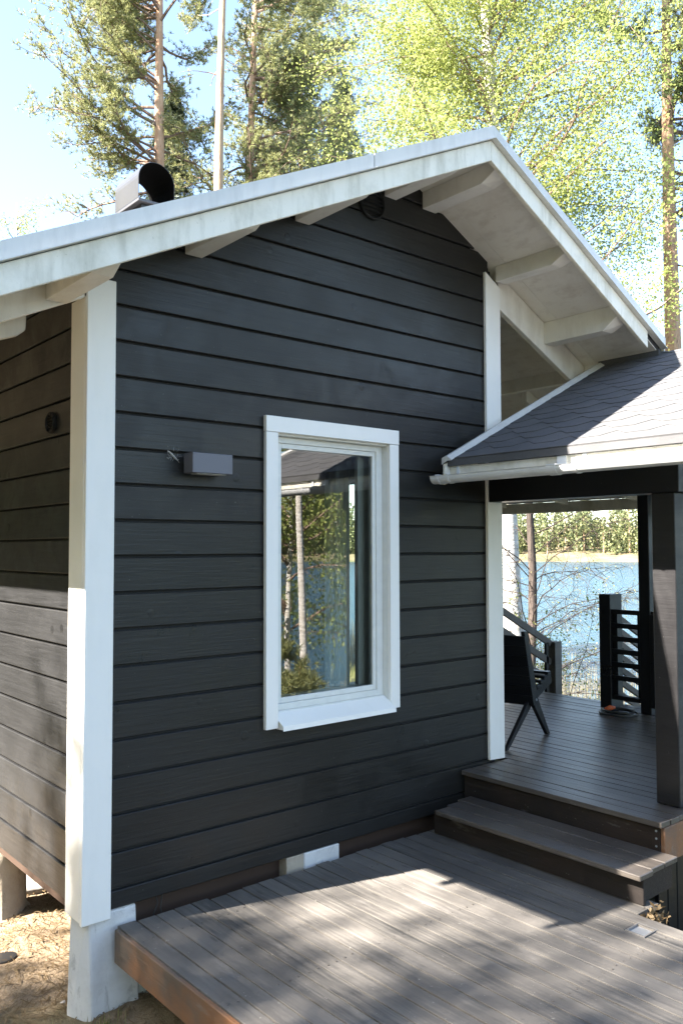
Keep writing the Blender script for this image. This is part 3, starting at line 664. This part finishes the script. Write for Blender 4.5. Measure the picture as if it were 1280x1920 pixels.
def stair_rail(y, x0, x1, z0, slope, nm, lab):
    t = thing('stair_railing', (x0, y, 0), lab, 'stair railing')
    m = MB()
    for k in range(7 if nm else 4):
        d = k * (0.118 if nm else 0.2)
        zz = z0 - d
        m.bar((x0, y, zz), (x1, y, zz - slope * (x1 - x0)), 0.03, 0.07 if not nm else 0.055)
    m.build('rails', RAILM, t, 0.003)
    ze = z0 - slope * (x1 - x0)
    MB().box(x1, x1 + .12, y - .06, y + .06, ze - 1.35, ze + .02).build('post', RAILM, t, 0.003)
    if not nm: MB().box(x1 - .09, x1 - .05, y - .015, y + .015, ze - .7, ze + .02).build('baluster', BLACKWOOD, t)
RAILM = deckwood('grey_rail_wood', 'x', (0.9, 0.88, 0.86))
stair_rail(1.72, 5.12, 5.93, 1.135, 0.49, 0, 'grey sloping stair railing behind the black chair, going down to the lake')
stair_rail(0.60, 5.34, 6.4, 1.165, 0.49, 1, 'grey sloping stair railing seen through the black slats, near the dark porch post')
stairs = thing('lake_stairs', (5.5, 1.1, 0), 'wooden stairs leading from the terrace down towards the lake', 'stairs')
for k in range(5):
    MB().box(5.43 + k * .27, 5.72 + k * .27, 0.68, 1.64, 0.15 - k * .15, 0.185 - k * .15).build('tread', DECK, stairs, 0.003)
for y_ in (0.66, 1.66): MB().bar((5.42, y_, 0.10), (6.8, y_, -0.6), 0.03, 0.2).build('stringer', FASCIA2, stairs)

# ------------------------------------------------------------------ chair
chair = thing('chair', (3.5, 0.3, 0.315), 'black low wooden chair seen from behind on the terrace', 'chair')
fd = Vector((3.879 - 3.174, 0.228 - 0.049, 0)).normalized(); sdv = Vector((-fd.y, fd.x, 0))   # forward, left
B0 = Vector((3.174, 0.049, 0.317)); B0 += Vector((0, 0.02, 0))
def C3(f_, s_, h): return B0 + fd * f_ + sdv * s_ + Vector((0, 0, h))
def plank(m, pts, w):
    """side board polygon in the forward/height plane, thickness w"""
    n = len(pts); v = [C3(a_, s_, h) for s_ in (w[0], w[1]) for a_, h in pts]
    m.add(v, [tuple(range(n))[::-1], tuple(range(n, 2 * n))] + [(i, (i + 1) % n, n + (i + 1) % n, n + i) for i in range(n)])
LL = 0.727
for w in ((0.0, 0.03), (0.60, 0.63)):
    m = MB(); plank(m, [(LL - .03, 0), (LL + .02, 0), (0.52, 0.30), (0.33, 0.83), (0.27, 0.83), (0.43, 0.30), (0.46, 0.24)], (w[0] + .0, w[1])); m.build('back_frame', BLACKWOOD, chair, 0.003)
for w in ((0.032, 0.06), (0.57, 0.598)):
    m = MB(); plank(m, [(0, 0.0), (0.05, 0.0), (0.50, 0.27), (0.86, 0.37), (0.86, 0.45), (0.80, 0.45), (0.42, 0.30)], w); m.build('leg', BLACKWOOD, chair, 0.003)
m = MB()
for k in range(7):
    h = 0.30 + k * 0.076; f_ = 0.43 - (h - 0.30) * 0.30
    a_ = C3(f_ - .012, -0.005, h); b_ = C3(f_ - .012, 0.635, h)
    m.bar(a_, b_, 0.02, 0.0785, up=(fd.x * -0.3, fd.y * -0.3, 1))
m.build('backrest', BLACKWOOD, chair, 0.003)
m = MB()
for k in range(6):
    f_ = 0.46 + k * 0.072; h = 0.30 + k * 0.026
    m.bar(C3(f_, 0.03, h + .03), C3(f_, 0.60, h + .03), 0.062, 0.02)
m.build('seat', BLACKWOOD, chair, 0.003)
MB().tube([C3(0.475, -0.001, 0.30), C3(0.475, -0.006, 0.30)], 0.009, 10).build('bolt', ALU, chair)

# hose coil
hz = thing('cable_coil', (5.05, 0.4, 0.315), 'coiled black cable with an orange end lying by the short black post', 'cable')
pts = []
for i in range(64):
    t = i / 63 * 2 * math.pi * 2.6; r_ = 0.15 + 0.028 * math.sin(t * 0.37 + 1)
    pts.append((4.96 + r_ * math.cos(t + 0.5) * 0.8, 0.30 + r_ * math.sin(t + 0.5), 0.327 + 0.004 * i / 8))
MB().tube(pts, 0.009, 7).build('cable', HOSE, hz, smooth=True)
MB().tube([(4.94, 0.44, 0.345), (4.975, 0.40, 0.362), (5.02, 0.385, 0.36)], [0.014, 0.022, 0.012], 9).build('plug', ORANGE, hz, smooth=True)

# ------------------------------------------------------------------ small ground things
def disc(name, c, rx, ry, h, mat, lab, cat, n=24):
    m = MB(); m.prism([(c[0] + rx * math.cos(2 * math.pi * i / n), c[1] + ry * math.sin(2 * math.pi * i / n)) for i in range(n)], 2, c[2], c[2] + h)
    tag(m.build(name, mat, None, 0.003), lab, cat)
disc('dark_disc', (-0.085, 0.84, GZ(-.085, .84) - .01), 0.075, 0.06, 0.022, BLACKSTEEL, 'dark round disc lying in the sand left of the corner pier', 'drain cover')  # flat dark disc on the sand
def stone(c, s, seed, mat=ROCK, name='stone', lab=None, cat='stone', group=None, parent=None, lift=0.25):
    r2 = np.random.default_rng(seed); import bmesh
    bm = bmesh.new(); bmesh.ops.create_icosphere(bm, subdivisions=3, radius=1.0)
    ph = r2.uniform(0, 6, 6)
    for v_ in bm.verts:
        p_ = v_.co; d = 1 + 0.13 * math.sin(2.1 * p_.x + ph[0]) * math.cos(2.7 * p_.y + ph[1]) + 0.09 * math.sin(4.3 * p_.z + ph[2] + 2 * p_.x) + 0.04 * math.sin(9 * p_.x + ph[3]) * math.sin(8 * p_.y + ph[4])
        p_ *= d; p_.x *= s[0]; p_.y *= s[1]; p_.z *= s[2]
    me = bpy.data.meshes.new(name); bm.to_mesh(me); bm.free(); me.materials.append(mat)
    me.polygons.foreach_set('use_smooth', [True] * len(me.polygons))
    o = bpy.data.objects.new(name, me); COL.objects.link(o); o.location = (c[0], c[1], GZ(c[0], c[1]) + s[2] * lift)
    if lab: tag(o, lab, cat, group)
    return o
stone((0.53, 1.95), (0.26, 0.16, 0.07), 3, lab='flat tan rock in sunlight behind the gap under the side wall')
stone((0.40, 1.68), (0.15, 0.06, 0.035), 4, lab='thin flat stone in front of the tan rock, under the cabin')
stone((0.30, -0.36), (0.02, 0.016, 0.012), 5, lab='small pale pebble on the soil beside the low deck')
stone((0.02, 0.28), (0.018, 0.013, 0.008), 6, lab='small white pebble on the shaded sand left of the pier')
m = MB(); m.add([(0.305, 0.06, -0.46), (0.375, 0.02, -0.46), (0.375, 0.035, -0.46), (0.31, 0.075, -0.46), (0.305, 0.06, -0.33), (0.375, 0.02, -0.315), (0.375, 0.035, -0.315), (0.31, 0.075, -0.33)],
              [(0, 3, 2, 1), (4, 5, 6, 7), (0, 1, 5, 4), (1, 2, 6, 5), (2, 3, 7, 6), (3, 0, 4, 7)])
tag(m.build('tile', white_paint('cream_tile', (0.6, 0.6, 0.5), (0.4, 0.4, 0.3), .3), None, 0.004), 'cream tile standing on edge under the deck corner beside the white pier', 'tile')
m = MB(); m.tube([(0.375, 0.03, 0.069), (0.385, 0.02, 0.03), (0.365, 0.025, -0.02), (0.38, 0.03, -0.1)], 0.003, 5); m.tube([(0.415, 0.03, 0.069), (0.40, 0.02, 0.0), (0.43, 0.03, -0.1)], 0.003, 5)
tag(m.build('cable', HOSE), 'thin loose wires hanging in the gap beneath the front wall', 'cable')

def blades(cx_, cy_, n, h, spread, mat, name, label, cat, kind=None, w=0.006, lean=0.35, zfun=GZ, group=None, parent=None):
    P = np.stack([cx_ + rng.normal(0, spread[0], n), cy_ + rng.normal(0, spread[1], n)], 1)
    Zb = gz(P[:, 0], P[:, 1]) if zfun is GZ else np.full(n, zfun)
    ang = rng.uniform(0, 2 * np.pi, n); H = h * rng.uniform(0.5, 1.1, n); ln = H * lean * rng.uniform(0.1, 1, n)
    dx, dy = np.cos(ang), np.sin(ang); ww = w * rng.uniform(.6, 1.2, n)
    base = np.stack([P[:, 0], P[:, 1], Zb - .01], 1); side = np.stack([-dy * ww, dx * ww, 0 * dx], 1)
    mid = base + np.stack([dx * ln * .35, dy * ln * .35, H * .6], 1); tip = base + np.stack([dx * ln, dy * ln, H], 1)
    V = np.stack([base - side, base + side, mid + side * .7, mid - side * .7, tip + side * .1, tip - side * .1], 1).reshape(-1, 3)
    b = np.arange(n)[:, None] * 6; F = np.concatenate([b + np.array([[0, 1, 2, 3]]), b + np.array([[3, 2, 4, 5]])], 0)
    o = np_mesh(name, V, F, mat, parent); 
    if kind: tag(o, label, cat, None, kind)
    elif label: tag(o, label, cat, group)
    return o
blades(0.03, 0.03 - .12, 110, 0.075, (0.05, 0.03), GRASSM, 'grass_tuft', 'small green grass tuft on the sand in front of the white pier', 'grass tuft', w=0.0025)
blades(0.10, -0.33, 70, 0.06, (0.05, 0.04), GRASSM, 'grass_tuft', 'grass tuft at the foot of the stained deck side board', 'grass tuft', w=0.0025)
blades(-0.25, -0.05, 60, 0.07, (0.12, 0.08), GRASSM, 'grass_tuft', 'sparse grass blades on the shaded sand at the lower left corner', 'grass tuft', w=0.002)
# fine litter of needles and twigs on the sand
n = 26000; P = np.stack([rng.uniform(-2.2, 1.6, n), rng.uniform(-2.2, 4, n)], 1); a_ = rng.uniform(0, np.pi, n); l_ = rng.uniform(.012, .035, n); w_ = rng.uniform(.0012, .003, n)
Zb = gz(P[:, 0], P[:, 1]) + 0.008; d_ = np.stack([np.cos(a_) * l_, np.sin(a_) * l_], 1); e_ = np.stack([-np.sin(a_) * w_, np.cos(a_) * w_], 1)
V = np.stack([np.c_[P - d_ - e_, Zb], np.c_[P + d_ - e_, Zb + .004], np.c_[P + d_ + e_, Zb + .004], np.c_[P - d_ + e_, Zb]], 1).reshape(-1, 3)
tag(np_mesh('needle_litter', V, np.arange(4 * n), DRYLEAF), 'brown pine needle litter scattered over the sand', 'litter', kind='stuff')
n = 110; P = rng.normal((2.17, -1.60, -0.02), (0.05, 0.03, 0.03), (n, 3)); P[:, 2] = np.clip(P[:, 2], -0.03, 0.05)
P[:, 0] = np.maximum(P[:, 0], 2.13)
def quads(P, size, rg=rng, asp=0.65):
    n = len(P); a = rg.normal(size=(n, 3)); a /= np.linalg.norm(a, axis=1)[:, None]; b = rg.normal(size=(n, 3)); b -= (a * b).sum(1)[:, None] * a; b /= np.linalg.norm(b, axis=1)[:, None]
    s = (size * rg.uniform(0.6, 1.25, n))[:, None]; a = a * s; b = b * s * asp
    return np.stack([P - a, P - b * .9 + a * .1, P + a, P + b * .9 + a * .1], 1).reshape(-1, 3)
tag(np_mesh('leaf_litter', quads(P, 0.018), np.arange(4 * len(P)), DRYLEAF), 'heap of dry brown leaves caught at the end of the step', 'leaf litter', kind='stuff')

# ------------------------------------------------------------------ trees
def branch_path(p0, d, length, n, up=0.1, wob=0.12, rg=rng):
    p = np.array(p0, float); d = np.array(d, float); d /= np.linalg.norm(d); out = [p.copy()]
    for i in range(n):
        d = d + rg.normal(0, wob, 3) + np.array([0, 0, up]); d /= np.linalg.norm(d); p = p + d * length / n; out.append(p.copy())
    return out
def tuft(P, D, ln, w, k, rg):
    """needle tufts: k thin triangles (as quads) per point, pointing round D"""
    n = len(P); P = np.repeat(P, k, 0); D = np.repeat(D, k, 0); d = D + rg.normal(0, 0.75, (n * k, 3)); d /= np.linalg.norm(d, axis=1)[:, None]
    s = rg.normal(size=(n * k, 3)); s -= (s * d).sum(1)[:, None] * d; s /= np.linalg.norm(s, axis=1)[:, None]
    L_ = (ln * rg.uniform(.6, 1.2, n * k))[:, None]; s = s * w
    return np.stack([P - s, P + s, P + d * L_ + s * .4, P + d * L_ - s * .4], 1).reshape(-1, 3)
def pine(name, base, H, r0, zlo, zhi, nbr, blen, label, bark=BARK_PINE, lean=(0, 0), seed=0, leafm=NEEDLE, tufts=1.0, bare=0, group='pines behind the cabin', side=None):
    rg = np.random.default_rng(seed); b = (base[0], base[1], GZ(base[0], base[1]) - 0.2)
    t = thing(name, b, label, 'pine tree', group)
    tp = []
    for i in range(15):
        f_ = i / 14; tp.append((b[0] + lean[0] * f_ + 0.1 * math.sin(f_ * 5 + seed), b[1] + lean[1] * f_ + 0.08 * math.sin(f_ * 4 + seed * 2), b[2] + H * f_))
    R = [r0 * (1 - 0.75 * i / 14) * (1.25 if i == 0 else 1) for i in range(15)]
    tk = MB().tube(tp, R, 12).build('trunk', bark, t, smooth=True)
    br = MB(); TP = []; TD = []
    def at(zz):
        f_ = (zz - b[2]) / H * 14; i = min(13, max(0, int(f_))); w = f_ - i; return np.array(tp[i]) * (1 - w) + np.array(tp[i + 1]) * w
    for k in range(nbr + bare):
        isb = k >= nbr
        zz = rg.uniform(zlo, zhi) if not isb else rg.uniform(zlo - 2.5, zhi); frac = (zz - zlo) / (zhi - zlo + 1e-6)
        az = rg.uniform(0, 2 * np.pi) if side is None else rg.normal(side, 1.0)
        L = blen * (0.6 + 0.5 * rg.random()) * (1.0 - 0.35 * max(0, frac)); 
        if isb: L *= 0.45
        d0 = (math.cos(az), math.sin(az), rg.uniform(-0.15, 0.35)); p = branch_path(at(zz), d0, L, 7, 0.05, 0.16, rg)
        r1 = r0 * (0.09 + 0.025 * L) * (0.7 if isb else 1); br.tube(p, [r1 * (1 - .8 * i / 7) for i in range(8)], 5)
        if isb: continue
        for j in range(2, 8):
            for q in range(rg.integers(2, 5)):
                dd = np.array([math.cos(az), math.sin(az), 0]) + rg.normal(0, 0.8, 3) * np.array([1, 1, 0.4]) + np.array([0, 0, .15])
                l2 = L * rg.uniform(0.12, 0.3); sp = branch_path(p[j], dd, l2, 4, 0.08, 0.2, rg); br.tube(sp, [r1 * .3 * (1 - .7 * i / 4) for i in range(5)], 3)
                for i in range(1, 5):
                    m_ = int(round((2 + rg.integers(0, 3)) * tufts))
                    for u in range(m_):
                        TP.append(sp[i] + rg.normal(0, 0.085, 3)); TD.append(np.array(sp[i]) - np.array(sp[i - 1]))
    if br.v: br.build('branches', bark if bark is BARK_PALE else BRANCH, t)
    if TP:
        TP = np.array(TP); TD = np.array(TD); TD /= np.linalg.norm(TD, axis=1)[:, None]; TD[:, 2] += .35
        V = tuft(TP, TD, 0.12, 0.009, 12, rg); np_mesh('crown', V, np.arange(len(V)), leafm, t)
    return t
pine('pine_tree', (9.61, 17.42), 21, 0.27, 11.3, 20.5, 66, 3.8, 'tall orange-barked pine just above the black chimney cowl', seed=1, lean=(0.1, 0.35), tufts=0.8, side=2.5)
pine('pine_tree', (8.85, 13.24), 19, 0.2, 15.5, 17.5, 12, 2.2, 'slim pale-barked pine trunk, middle of the three trunks left of the ridge', BARK_PALE, seed=2, bare=18, lean=(0.35, 0.2))
pine('pine_tree', (12.73, 17.89), 21, 0.27, 11.5, 20.5, 78, 3.6, 'orange-barked pine right of the pale slim trunk', seed=3, lean=(0.3, 0.1), side=-0.6, tufts=0.6)
pine('pine_tree', (16.6, 20.3), 23, 0.18, 12, 22.5, 100, 3.6, 'bushy pine crown filling the sky left of the dark spruce', seed=4, tufts=0.55)
pine('pine_tree', (13.45, 4.25), 17, 0.25, 8.0, 15, 30, 3.0, 'tall orange pine at the right edge of the view', seed=6, bare=16, group=None, side=-0.5)
def spruce(base, H, rad, label, seed, zmin=0.15):
    rg = np.random.default_rng(seed); b = (base[0], base[1], GZ(base[0], base[1]) - 0.2)
    t = thing('spruce_tree', b, label, 'spruce tree'); MB().tube([b, (b[0], b[1], b[2] + H * .5), (b[0], b[1], b[2] + H)], [0.2, 0.12, 0.01], 8).build('trunk', BARK_GREY, t, smooth=True)
    TP = []; TD = []; br = MB()
    zz = b[2] + H * zmin
    while zz < b[2] + H - .3:
        f_ = (b[2] + H - zz) / H; L = rad * (f_ ** 0.8) + .15
        for q in range(5):
            az = rg.uniform(0, 6.28); p = branch_path((b[0], b[1], zz), (math.cos(az), math.sin(az), -.15), L, 6, 0.035, 0.08, rg); br.tube(p, [.02 * (1 - .8 * i / 6) for i in range(7)], 3)
            for j in range(1, 7):
                for u in range(9):
                    TP.append(np.array(p[j]) + rg.normal(0, 1, 3) * np.array([.16, .16, .09]) * (0.6 + L * .15)); TD.append(np.array([math.cos(az), math.sin(az), -.5]))
        zz += 0.26
    br.build('branches', BARK_GREY, t)
    V = tuft(np.array(TP), np.array(TD), 0.16, 0.011, 6, rg); np_mesh('crown', V, np.arange(len(V)), NEEDLE_D, t)
spruce((20.3, 22.2), 25, 2.6, 'dark narrow spruce left of the big birch', 11, 0.4)
spruce((11.6, 20.6), 17.5, 1.9, 'thin young spruce between the first two pine trunks', 12, 0.5)
spruce((12.0, 15.9), 12.4, 1.5, 'light green spruce top just above the roof edge', 13, 0.5)

def birch(name, base, H, r0, z0, crown_r, nbr, nleaf, label, seed, lean=(0, 0), leafm=LEAF_BIRCH, bark=BARK_BIRCH, lsize=0.034, cat='birch tree', group=None, tw=3, droop=-0.03, stems=1, clump=0.16, bt=1.0, taper=0.8):
    rg = np.random.default_rng(seed); b = (base[0], base[1], GZ(base[0], base[1]) - 0.15)
    t = thing(name, b, label, cat, group); nodes = []
    for s_ in range(stems):
        ox, oy = (0, 0) if s_ == 0 else rg.normal(0, 1.4, 2)
        tp = [(b[0] + (lean[0] + ox) * (i / 12) ** 1.2 + .06 * math.sin(i + seed), b[1] + (lean[1] + oy) * (i / 12) ** 1.2, b[2] + H * i / 12 * (1 if s_ == 0 else 0.85)) for i in range(13)]
        MB().tube(tp, [r0 * (1 if s_ == 0 else .55) * (1 - .85 * i / 12) * (1.3 if i == 0 else 1) for i in range(13)], 12).build('trunk', bark, t, smooth=True)
        br = MB()
        for k in range(nbr // stems):
            zz = rg.uniform(z0, b[2] + H * (.97 if s_ == 0 else .8)); f_ = (zz - b[2]) / H * 12 / (1 if s_ == 0 else .85); i = min(11, int(f_)); w = f_ - i; p0 = np.array(tp[i]) * (1 - w) + np.array(tp[i + 1]) * w
            rel = (zz - z0) / (b[2] + H - z0 + 1e-6); L = crown_r * (0.55 + 0.6 * rg.random()) * (1.05 - taper * rel ** 1.5) + .2
            az = rg.uniform(0, 6.283); p = branch_path(p0, (math.cos(az), math.sin(az), 0.75), L, 8, -0.03, 0.14, rg)
            r1 = (0.01 + 0.011 * L) * bt; br.tube(p, [r1 * (1 - .85 * j / 8) for j in range(9)], 5)
            for j in range(2, 9):
                for q in range(tw):
                    sp = branch_path(p[j], (math.cos(az) + rg.normal(0, .9), math.sin(az) + rg.normal(0, .9), rg.normal(0.1, .5)), L * rg.uniform(.1, .28) + .12, 4, droop * 3, 0.2, rg)
                    br.tube(sp, [0.0055 * (0.5 + 0.5 * bt) * (1 - .7 * u / 4) for u in range(5)], 3); nodes += sp[1:]
        br.build('branches', BRANCH if bark is BARK_BIRCH else TWIG, t)
    nodes = np.array(nodes)
    if nleaf:
        cl = rg.choice(len(nodes), nleaf); P = nodes[cl] + rg.normal(0, clump, (nleaf, 3)) * np.array([1, 1, 1.0])
        V = quads(P, lsize, rg, 0.75); np_mesh('crown', V, np.arange(4 * len(P)), leafm, t)
    return t
birch('birch_tree', (8.95, 4.59), 17.5, 0.21, 3.9, 3.5, 120, 270000, 'big fresh green birch with a white trunk standing behind the porch', 21, lean=(0.7, 1.2), clump=0.21, lsize=0.0245, droop=-0.06, bt=0.65)
birch('birch_tree', (11.2, 34.2), 17.5, 0.12, 5, 2.6, 40, 5200, 'sparse young birch in the sky at the far left', 22, lsize=0.05, tw=2, clump=0.2, lean=(0, 0))
# bare budding tree seen through the porch
birch('alder_tree', (8.71, 4.09), 8.0, 0.085, -0.9, 2.3, 60, 5200, 'dark thin leaning tree with bare budding twigs right of the white birch trunk', 23, leafm=LEAF_SMALL, bark=BARK_GREY, lsize=0.014, cat='alder tree', tw=5, bt=0.3, clump=0.03, droop=-0.05)
birch('alder_tree', (9.9, 6.15), 9.0, 0.07, -0.3, 1.3, 18, 1500, 'thin dark trunk partly hidden by the white corner board', 24, leafm=LEAF_SMALL, bark=BARK_GREY, lsize=0.016, cat='alder tree', tw=3, clump=0.04)
# trees towards the shore in front (seen mirrored in the window)
birch('birch_tree', (10.6, -12.6), 11, 0.10, -0.5, 2.6, 50, 16000, 'leafy green birch mirrored at the upper left of the window', 26, clump=0.25, lsize=0.05)
birch('birch_tree', (13.0, -12.4), 9, 0.09, -1.5, 2.2, 40, 12000, 'lower green birch mirrored beside the lake in the window', 27, clump=0.25, lsize=0.05)
birch('birch_tree', (7.45, -8.0), 14, 0.08, 5.5, 2.6, 40, 14000, 'white-stemmed birch mirrored in the window glass', 25, clump=0.2)
for i, (bx, by, hh) in enumerate(((7.0, -7.6, 1.9), (6.3, -7.7, 1.4), (8.0, -7.8, 1.6))):
    pine('young_pine', (bx, by), hh, 0.03, GZ(bx, by) + .3, GZ(bx, by) + hh * .92, 16, 0.62, ('bushy young pine mirrored low in the window, tallest', 'young pine mirrored at the left of the window', 'young pine mirrored right of the birch stem')[i], seed=40 + i, group='young pines by the shore', tufts=0.35)
stone((6.6, -6.5), (0.9, 0.5, 0.3), 8, lab='large pale boulder mirrored at the bottom of the window', cat='boulder')
stone((5.3, -6.2), (0.5, 0.4, 0.25), 9, lab='smaller boulder mirrored at the lower left of the window', cat='boulder')
# sunward trees outside the picture, whose shade falls on the deck
for k_, (bx_, by_, h_, n_, cr_, lb_) in enumerate((
    (-13.6, 0.7, 16.4, 9000, 2.3, 'birch left of the picture that throws dappled shade on the deck'),
    (-11.5, -1.0, 14.0, 8000, 2.2, 'smaller birch left of the picture, nearest the deck'),
    (-13.0, 2.9, 12.3, 9000, 1.7, 'slim low birch left of the picture, behind the tall one'),
    (-13.0, -3.6, 16.0, 30000, 3.2, 'broad birch beyond the left front of the deck'),
    (-12.0, -8.0, 15.0, 26000, 3.2, 'birch furthest to the front left of the cabin'),
    (-12.5, 9.6, 16.0, 26000, 3.0, 'birch behind and left of the cabin'),
    (-9.5, 13.5, 14.0, 22000, 3.0, 'birch furthest back on the left of the cabin'))):
    birch('birch_tree', (bx_, by_), h_, 0.16, 3.5 if by_ < -2 else 5.5, cr_, 44 if k_ < 2 else 60, n_, lb_, 31 + k_, lsize=0.07, clump=0.27, tw=1 if k_ < 2 else 2, taper=0.3 if k_ < 2 else 0.8)
# shrubs near the terrace
def shrub(c, r_, h, n, lab, seed, mat=LEAF_BIRCH):
    rg = np.random.default_rng(seed); z0_ = GZ(*c); t = thing('shrub', (c[0], c[1], z0_), lab, 'shrub'); m = MB(); nd = []
    for k in range(16):
        az = rg.uniform(0, 6.28); p = branch_path((c[0], c[1], z0_ - .05), (math.cos(az) * r_ / h, math.sin(az) * r_ / h, 1), h * rg.uniform(.6, 1.1), 6, 0, .15, rg); m.tube(p, [.008 * (1 - .8 * i / 6) for i in range(7)], 3); nd += p[2:]
    m.build('stems', TWIG, t); nd = np.array(nd); P = nd[rg.choice(len(nd), n)] + rg.normal(0, .07, (n, 3)); V = quads(P, 0.02, rg); np_mesh('foliage', V, np.arange(4 * n), mat, t)
shrub((6.45, 2.25), 0.45, 1.9, 1500, 'leafy yellow-green shrub behind the sloping stair railing', 51)
shrub((6.75, 1.75), 0.25, 0.95, 380, 'low shrub tip showing beyond the terrace edge beside the grey stair post', 52)
# reeds and shore grass
V = []; 
ts = rng.uniform(-14, 26, 5200); ss = rng.uniform(10.2, 13.2, 5200)
px_ = (ss + 0.25 * ts) / 0.8; py_ = ts
h_ = rng.uniform(.9, 1.7, 5200); an = rng.uniform(0, 6.28, 5200); wv = 0.008
B_ = np.stack([px_, py_, np.full(5200, LAKE_Z - .1)], 1); sd_ = np.stack([np.cos(an) * wv, np.sin(an) * wv, 0 * an], 1); T_ = B_ + np.stack([rng.normal(0, .12, 5200), rng.normal(0, .12, 5200), h_ + .1], 1)
V = np.stack([B_ - sd_, B_ + sd_, T_ + sd_ * .5, T_ - sd_ * .5], 1).reshape(-1, 3)
tag(np_mesh('reeds', V, np.arange(len(V)), REEDM), 'dry pale reeds standing in the shallow water along the near shore', 'reeds', kind='stuff')
n = 16000; sx_ = rng.uniform(3.4, 10.8, n); ty = rng.uniform(-12, 12, n); px_ = (sx_ + .25 * ty) / .8
ok = ~((px_ > 2.3) & (px_ < 6.6) & (ty > -1.6) & (ty < 3.4)); px_ = px_[ok]; ty = ty[ok]; n = len(px_)
B_ = np.stack([px_, ty, gz(px_, ty) - .02], 1); an = rng.uniform(0, 6.28, n); sd_ = np.stack([np.cos(an) * .006, np.sin(an) * .006, 0 * an], 1); T_ = B_ + np.stack([rng.normal(0, .08, n), rng.normal(0, .08, n), rng.uniform(.08, .3, n)], 1)
V = np.stack([B_ - sd_, B_ + sd_, T_ + sd_ * .2, T_ - sd_ * .2], 1).reshape(-1, 3)
tag(np_mesh('shore_grass', V, np.arange(len(V)), GRASSM), 'rough dry grass and moss on the slope down to the lake', 'grass', kind='stuff')

# ------------------------------------------------------------------ far shore
CX, CY = -1.6, -3.8; NA = 130; az = np.radians(np.linspace(20, 178, NA)); rr = [286, 292, 297, 303, 340, 420, 520]; hh = [LAKE_Z - .5, LAKE_Z + .15, LAKE_Z + .9, LAKE_Z + 1.7, 3.0, 9, 14]
V = []
for i, a_ in enumerate(az):
    wob = 6 * math.sin(a_ * 9) + 3 * math.sin(a_ * 31) + 1.5 * math.sin(a_ * 77)
    for r_, h in zip(rr, hh): V.append((CX + (r_ + wob) * math.sin(a_), CY + (r_ + wob) * math.cos(a_), h))
K = len(rr); F = [(i * K + j, (i + 1) * K + j, (i + 1) * K + j + 1, i * K + j + 1) for i in range(NA - 1) for j in range(K - 1)]
mg = N('far_shore_soil', 0.9, 0.1); mg.color(mg.mix(mg.ramp(mg.noise(0.15, 6), [(0.4, 0.0), (0.6, 1.0)]), (0.21, 0.16, 0.1), (0.12, 0.12, 0.06)))
tag(np_mesh('far_shore', V, F, mg.m), kind='structure')
TV = []; TR = MB()
rg = np.random.default_rng(99)
for k in range(2700):
    a_ = math.radians(rg.uniform(22, 176)); r_ = rg.uniform(306, 350) + 6 * math.sin(a_ * 9); h = rg.uniform(9, 21) * (1.0 if a_ < 1.75 else 1.5); x0 = CX + r_ * math.sin(a_); y0 = CY + r_ * math.cos(a_); z0_ = -1.6 + (r_ - 303) * .06
    typ = rg.random(); n = int(55 + h * 4)
    if typ < .45: u = rg.random(n) ** .7; zz = z0_ + h * (1 - u * .92); rad = 0.25 + 2.0 * u
    elif typ < .8: u = rg.random(n); zz = z0_ + h * (.5 + .5 * u); rad = 2.3 * np.sqrt(np.clip(1 - (2 * u - 1) ** 2 * .9, .05, 1))
    else: u = rg.random(n); zz = z0_ + h * .6 * u; rad = 2.4 * np.sqrt(np.clip(1 - (2 * u - 1) ** 2, .05, 1))
    t_ = rg.uniform(0, 6.28, n); q = rad * np.sqrt(rg.random(n)); TV.append(np.stack([x0 + q * np.cos(t_), y0 + q * np.sin(t_), zz], 1))
    if typ >= .45 and k % 3 == 0: TR.tube([(x0, y0, z0_ - 1), (x0, y0, z0_ + h * .8)], [.28, .14], 4)
TV = np.concatenate(TV); V = quads(TV, 0.62, rg, .7)
ff = np_mesh('far_forest', V, np.arange(len(V)), NEEDLE_FAR); tag(ff, 'sunlit mixed forest along the far lake shore', 'forest', kind='stuff')
tag(TR.build('far_trunks', BARK_PALE), 'pale trunks standing among the far forest', 'forest', kind='stuff')

# ------------------------------------------------------------------ the woods round the yard, on the land side
TV = []; TR = MB()
for k in range(420):
    a_ = math.radians(rg.uniform(212, 372)); r_ = 24 + 45 * rg.random() ** 1.3; x0 = CX + r_ * math.sin(a_); y0 = CY + r_ * math.cos(a_)
    h = rg.uniform(11, 17) + (r_ - 22) * .12; z0_ = GZ(x0, y0); typ = rg.random(); n = int(260)
    u = rg.random(n)
    if typ < .5: zz = z0_ + h * (1 - u * .9); rad = 0.3 + 2.1 * u
    else: zz = z0_ + h * (.3 + .7 * u); rad = 2.4 * np.sqrt(np.clip(1 - (2 * u - 1) ** 2 * .9, .05, 1))
    t_ = rg.uniform(0, 6.28, n); q = rad * np.sqrt(rg.random(n)); TV.append(np.stack([x0 + q * np.cos(t_), y0 + q * np.sin(t_), zz], 1))
    TR.tube([(x0, y0, z0_ - .3), (x0, y0, z0_ + h * .8)], [.17, .08], 5)
TV = np.concatenate(TV); V = quads(TV, 0.42, rg, .7)
tag(np_mesh('surrounding_forest', V, np.arange(len(V)), NEEDLE), 'mixed woods standing round the yard on the land side', 'forest', kind='stuff')
tag(TR.build('forest_trunks', BARK_GREY), 'trunks of the woods round the yard', 'forest', kind='stuff')
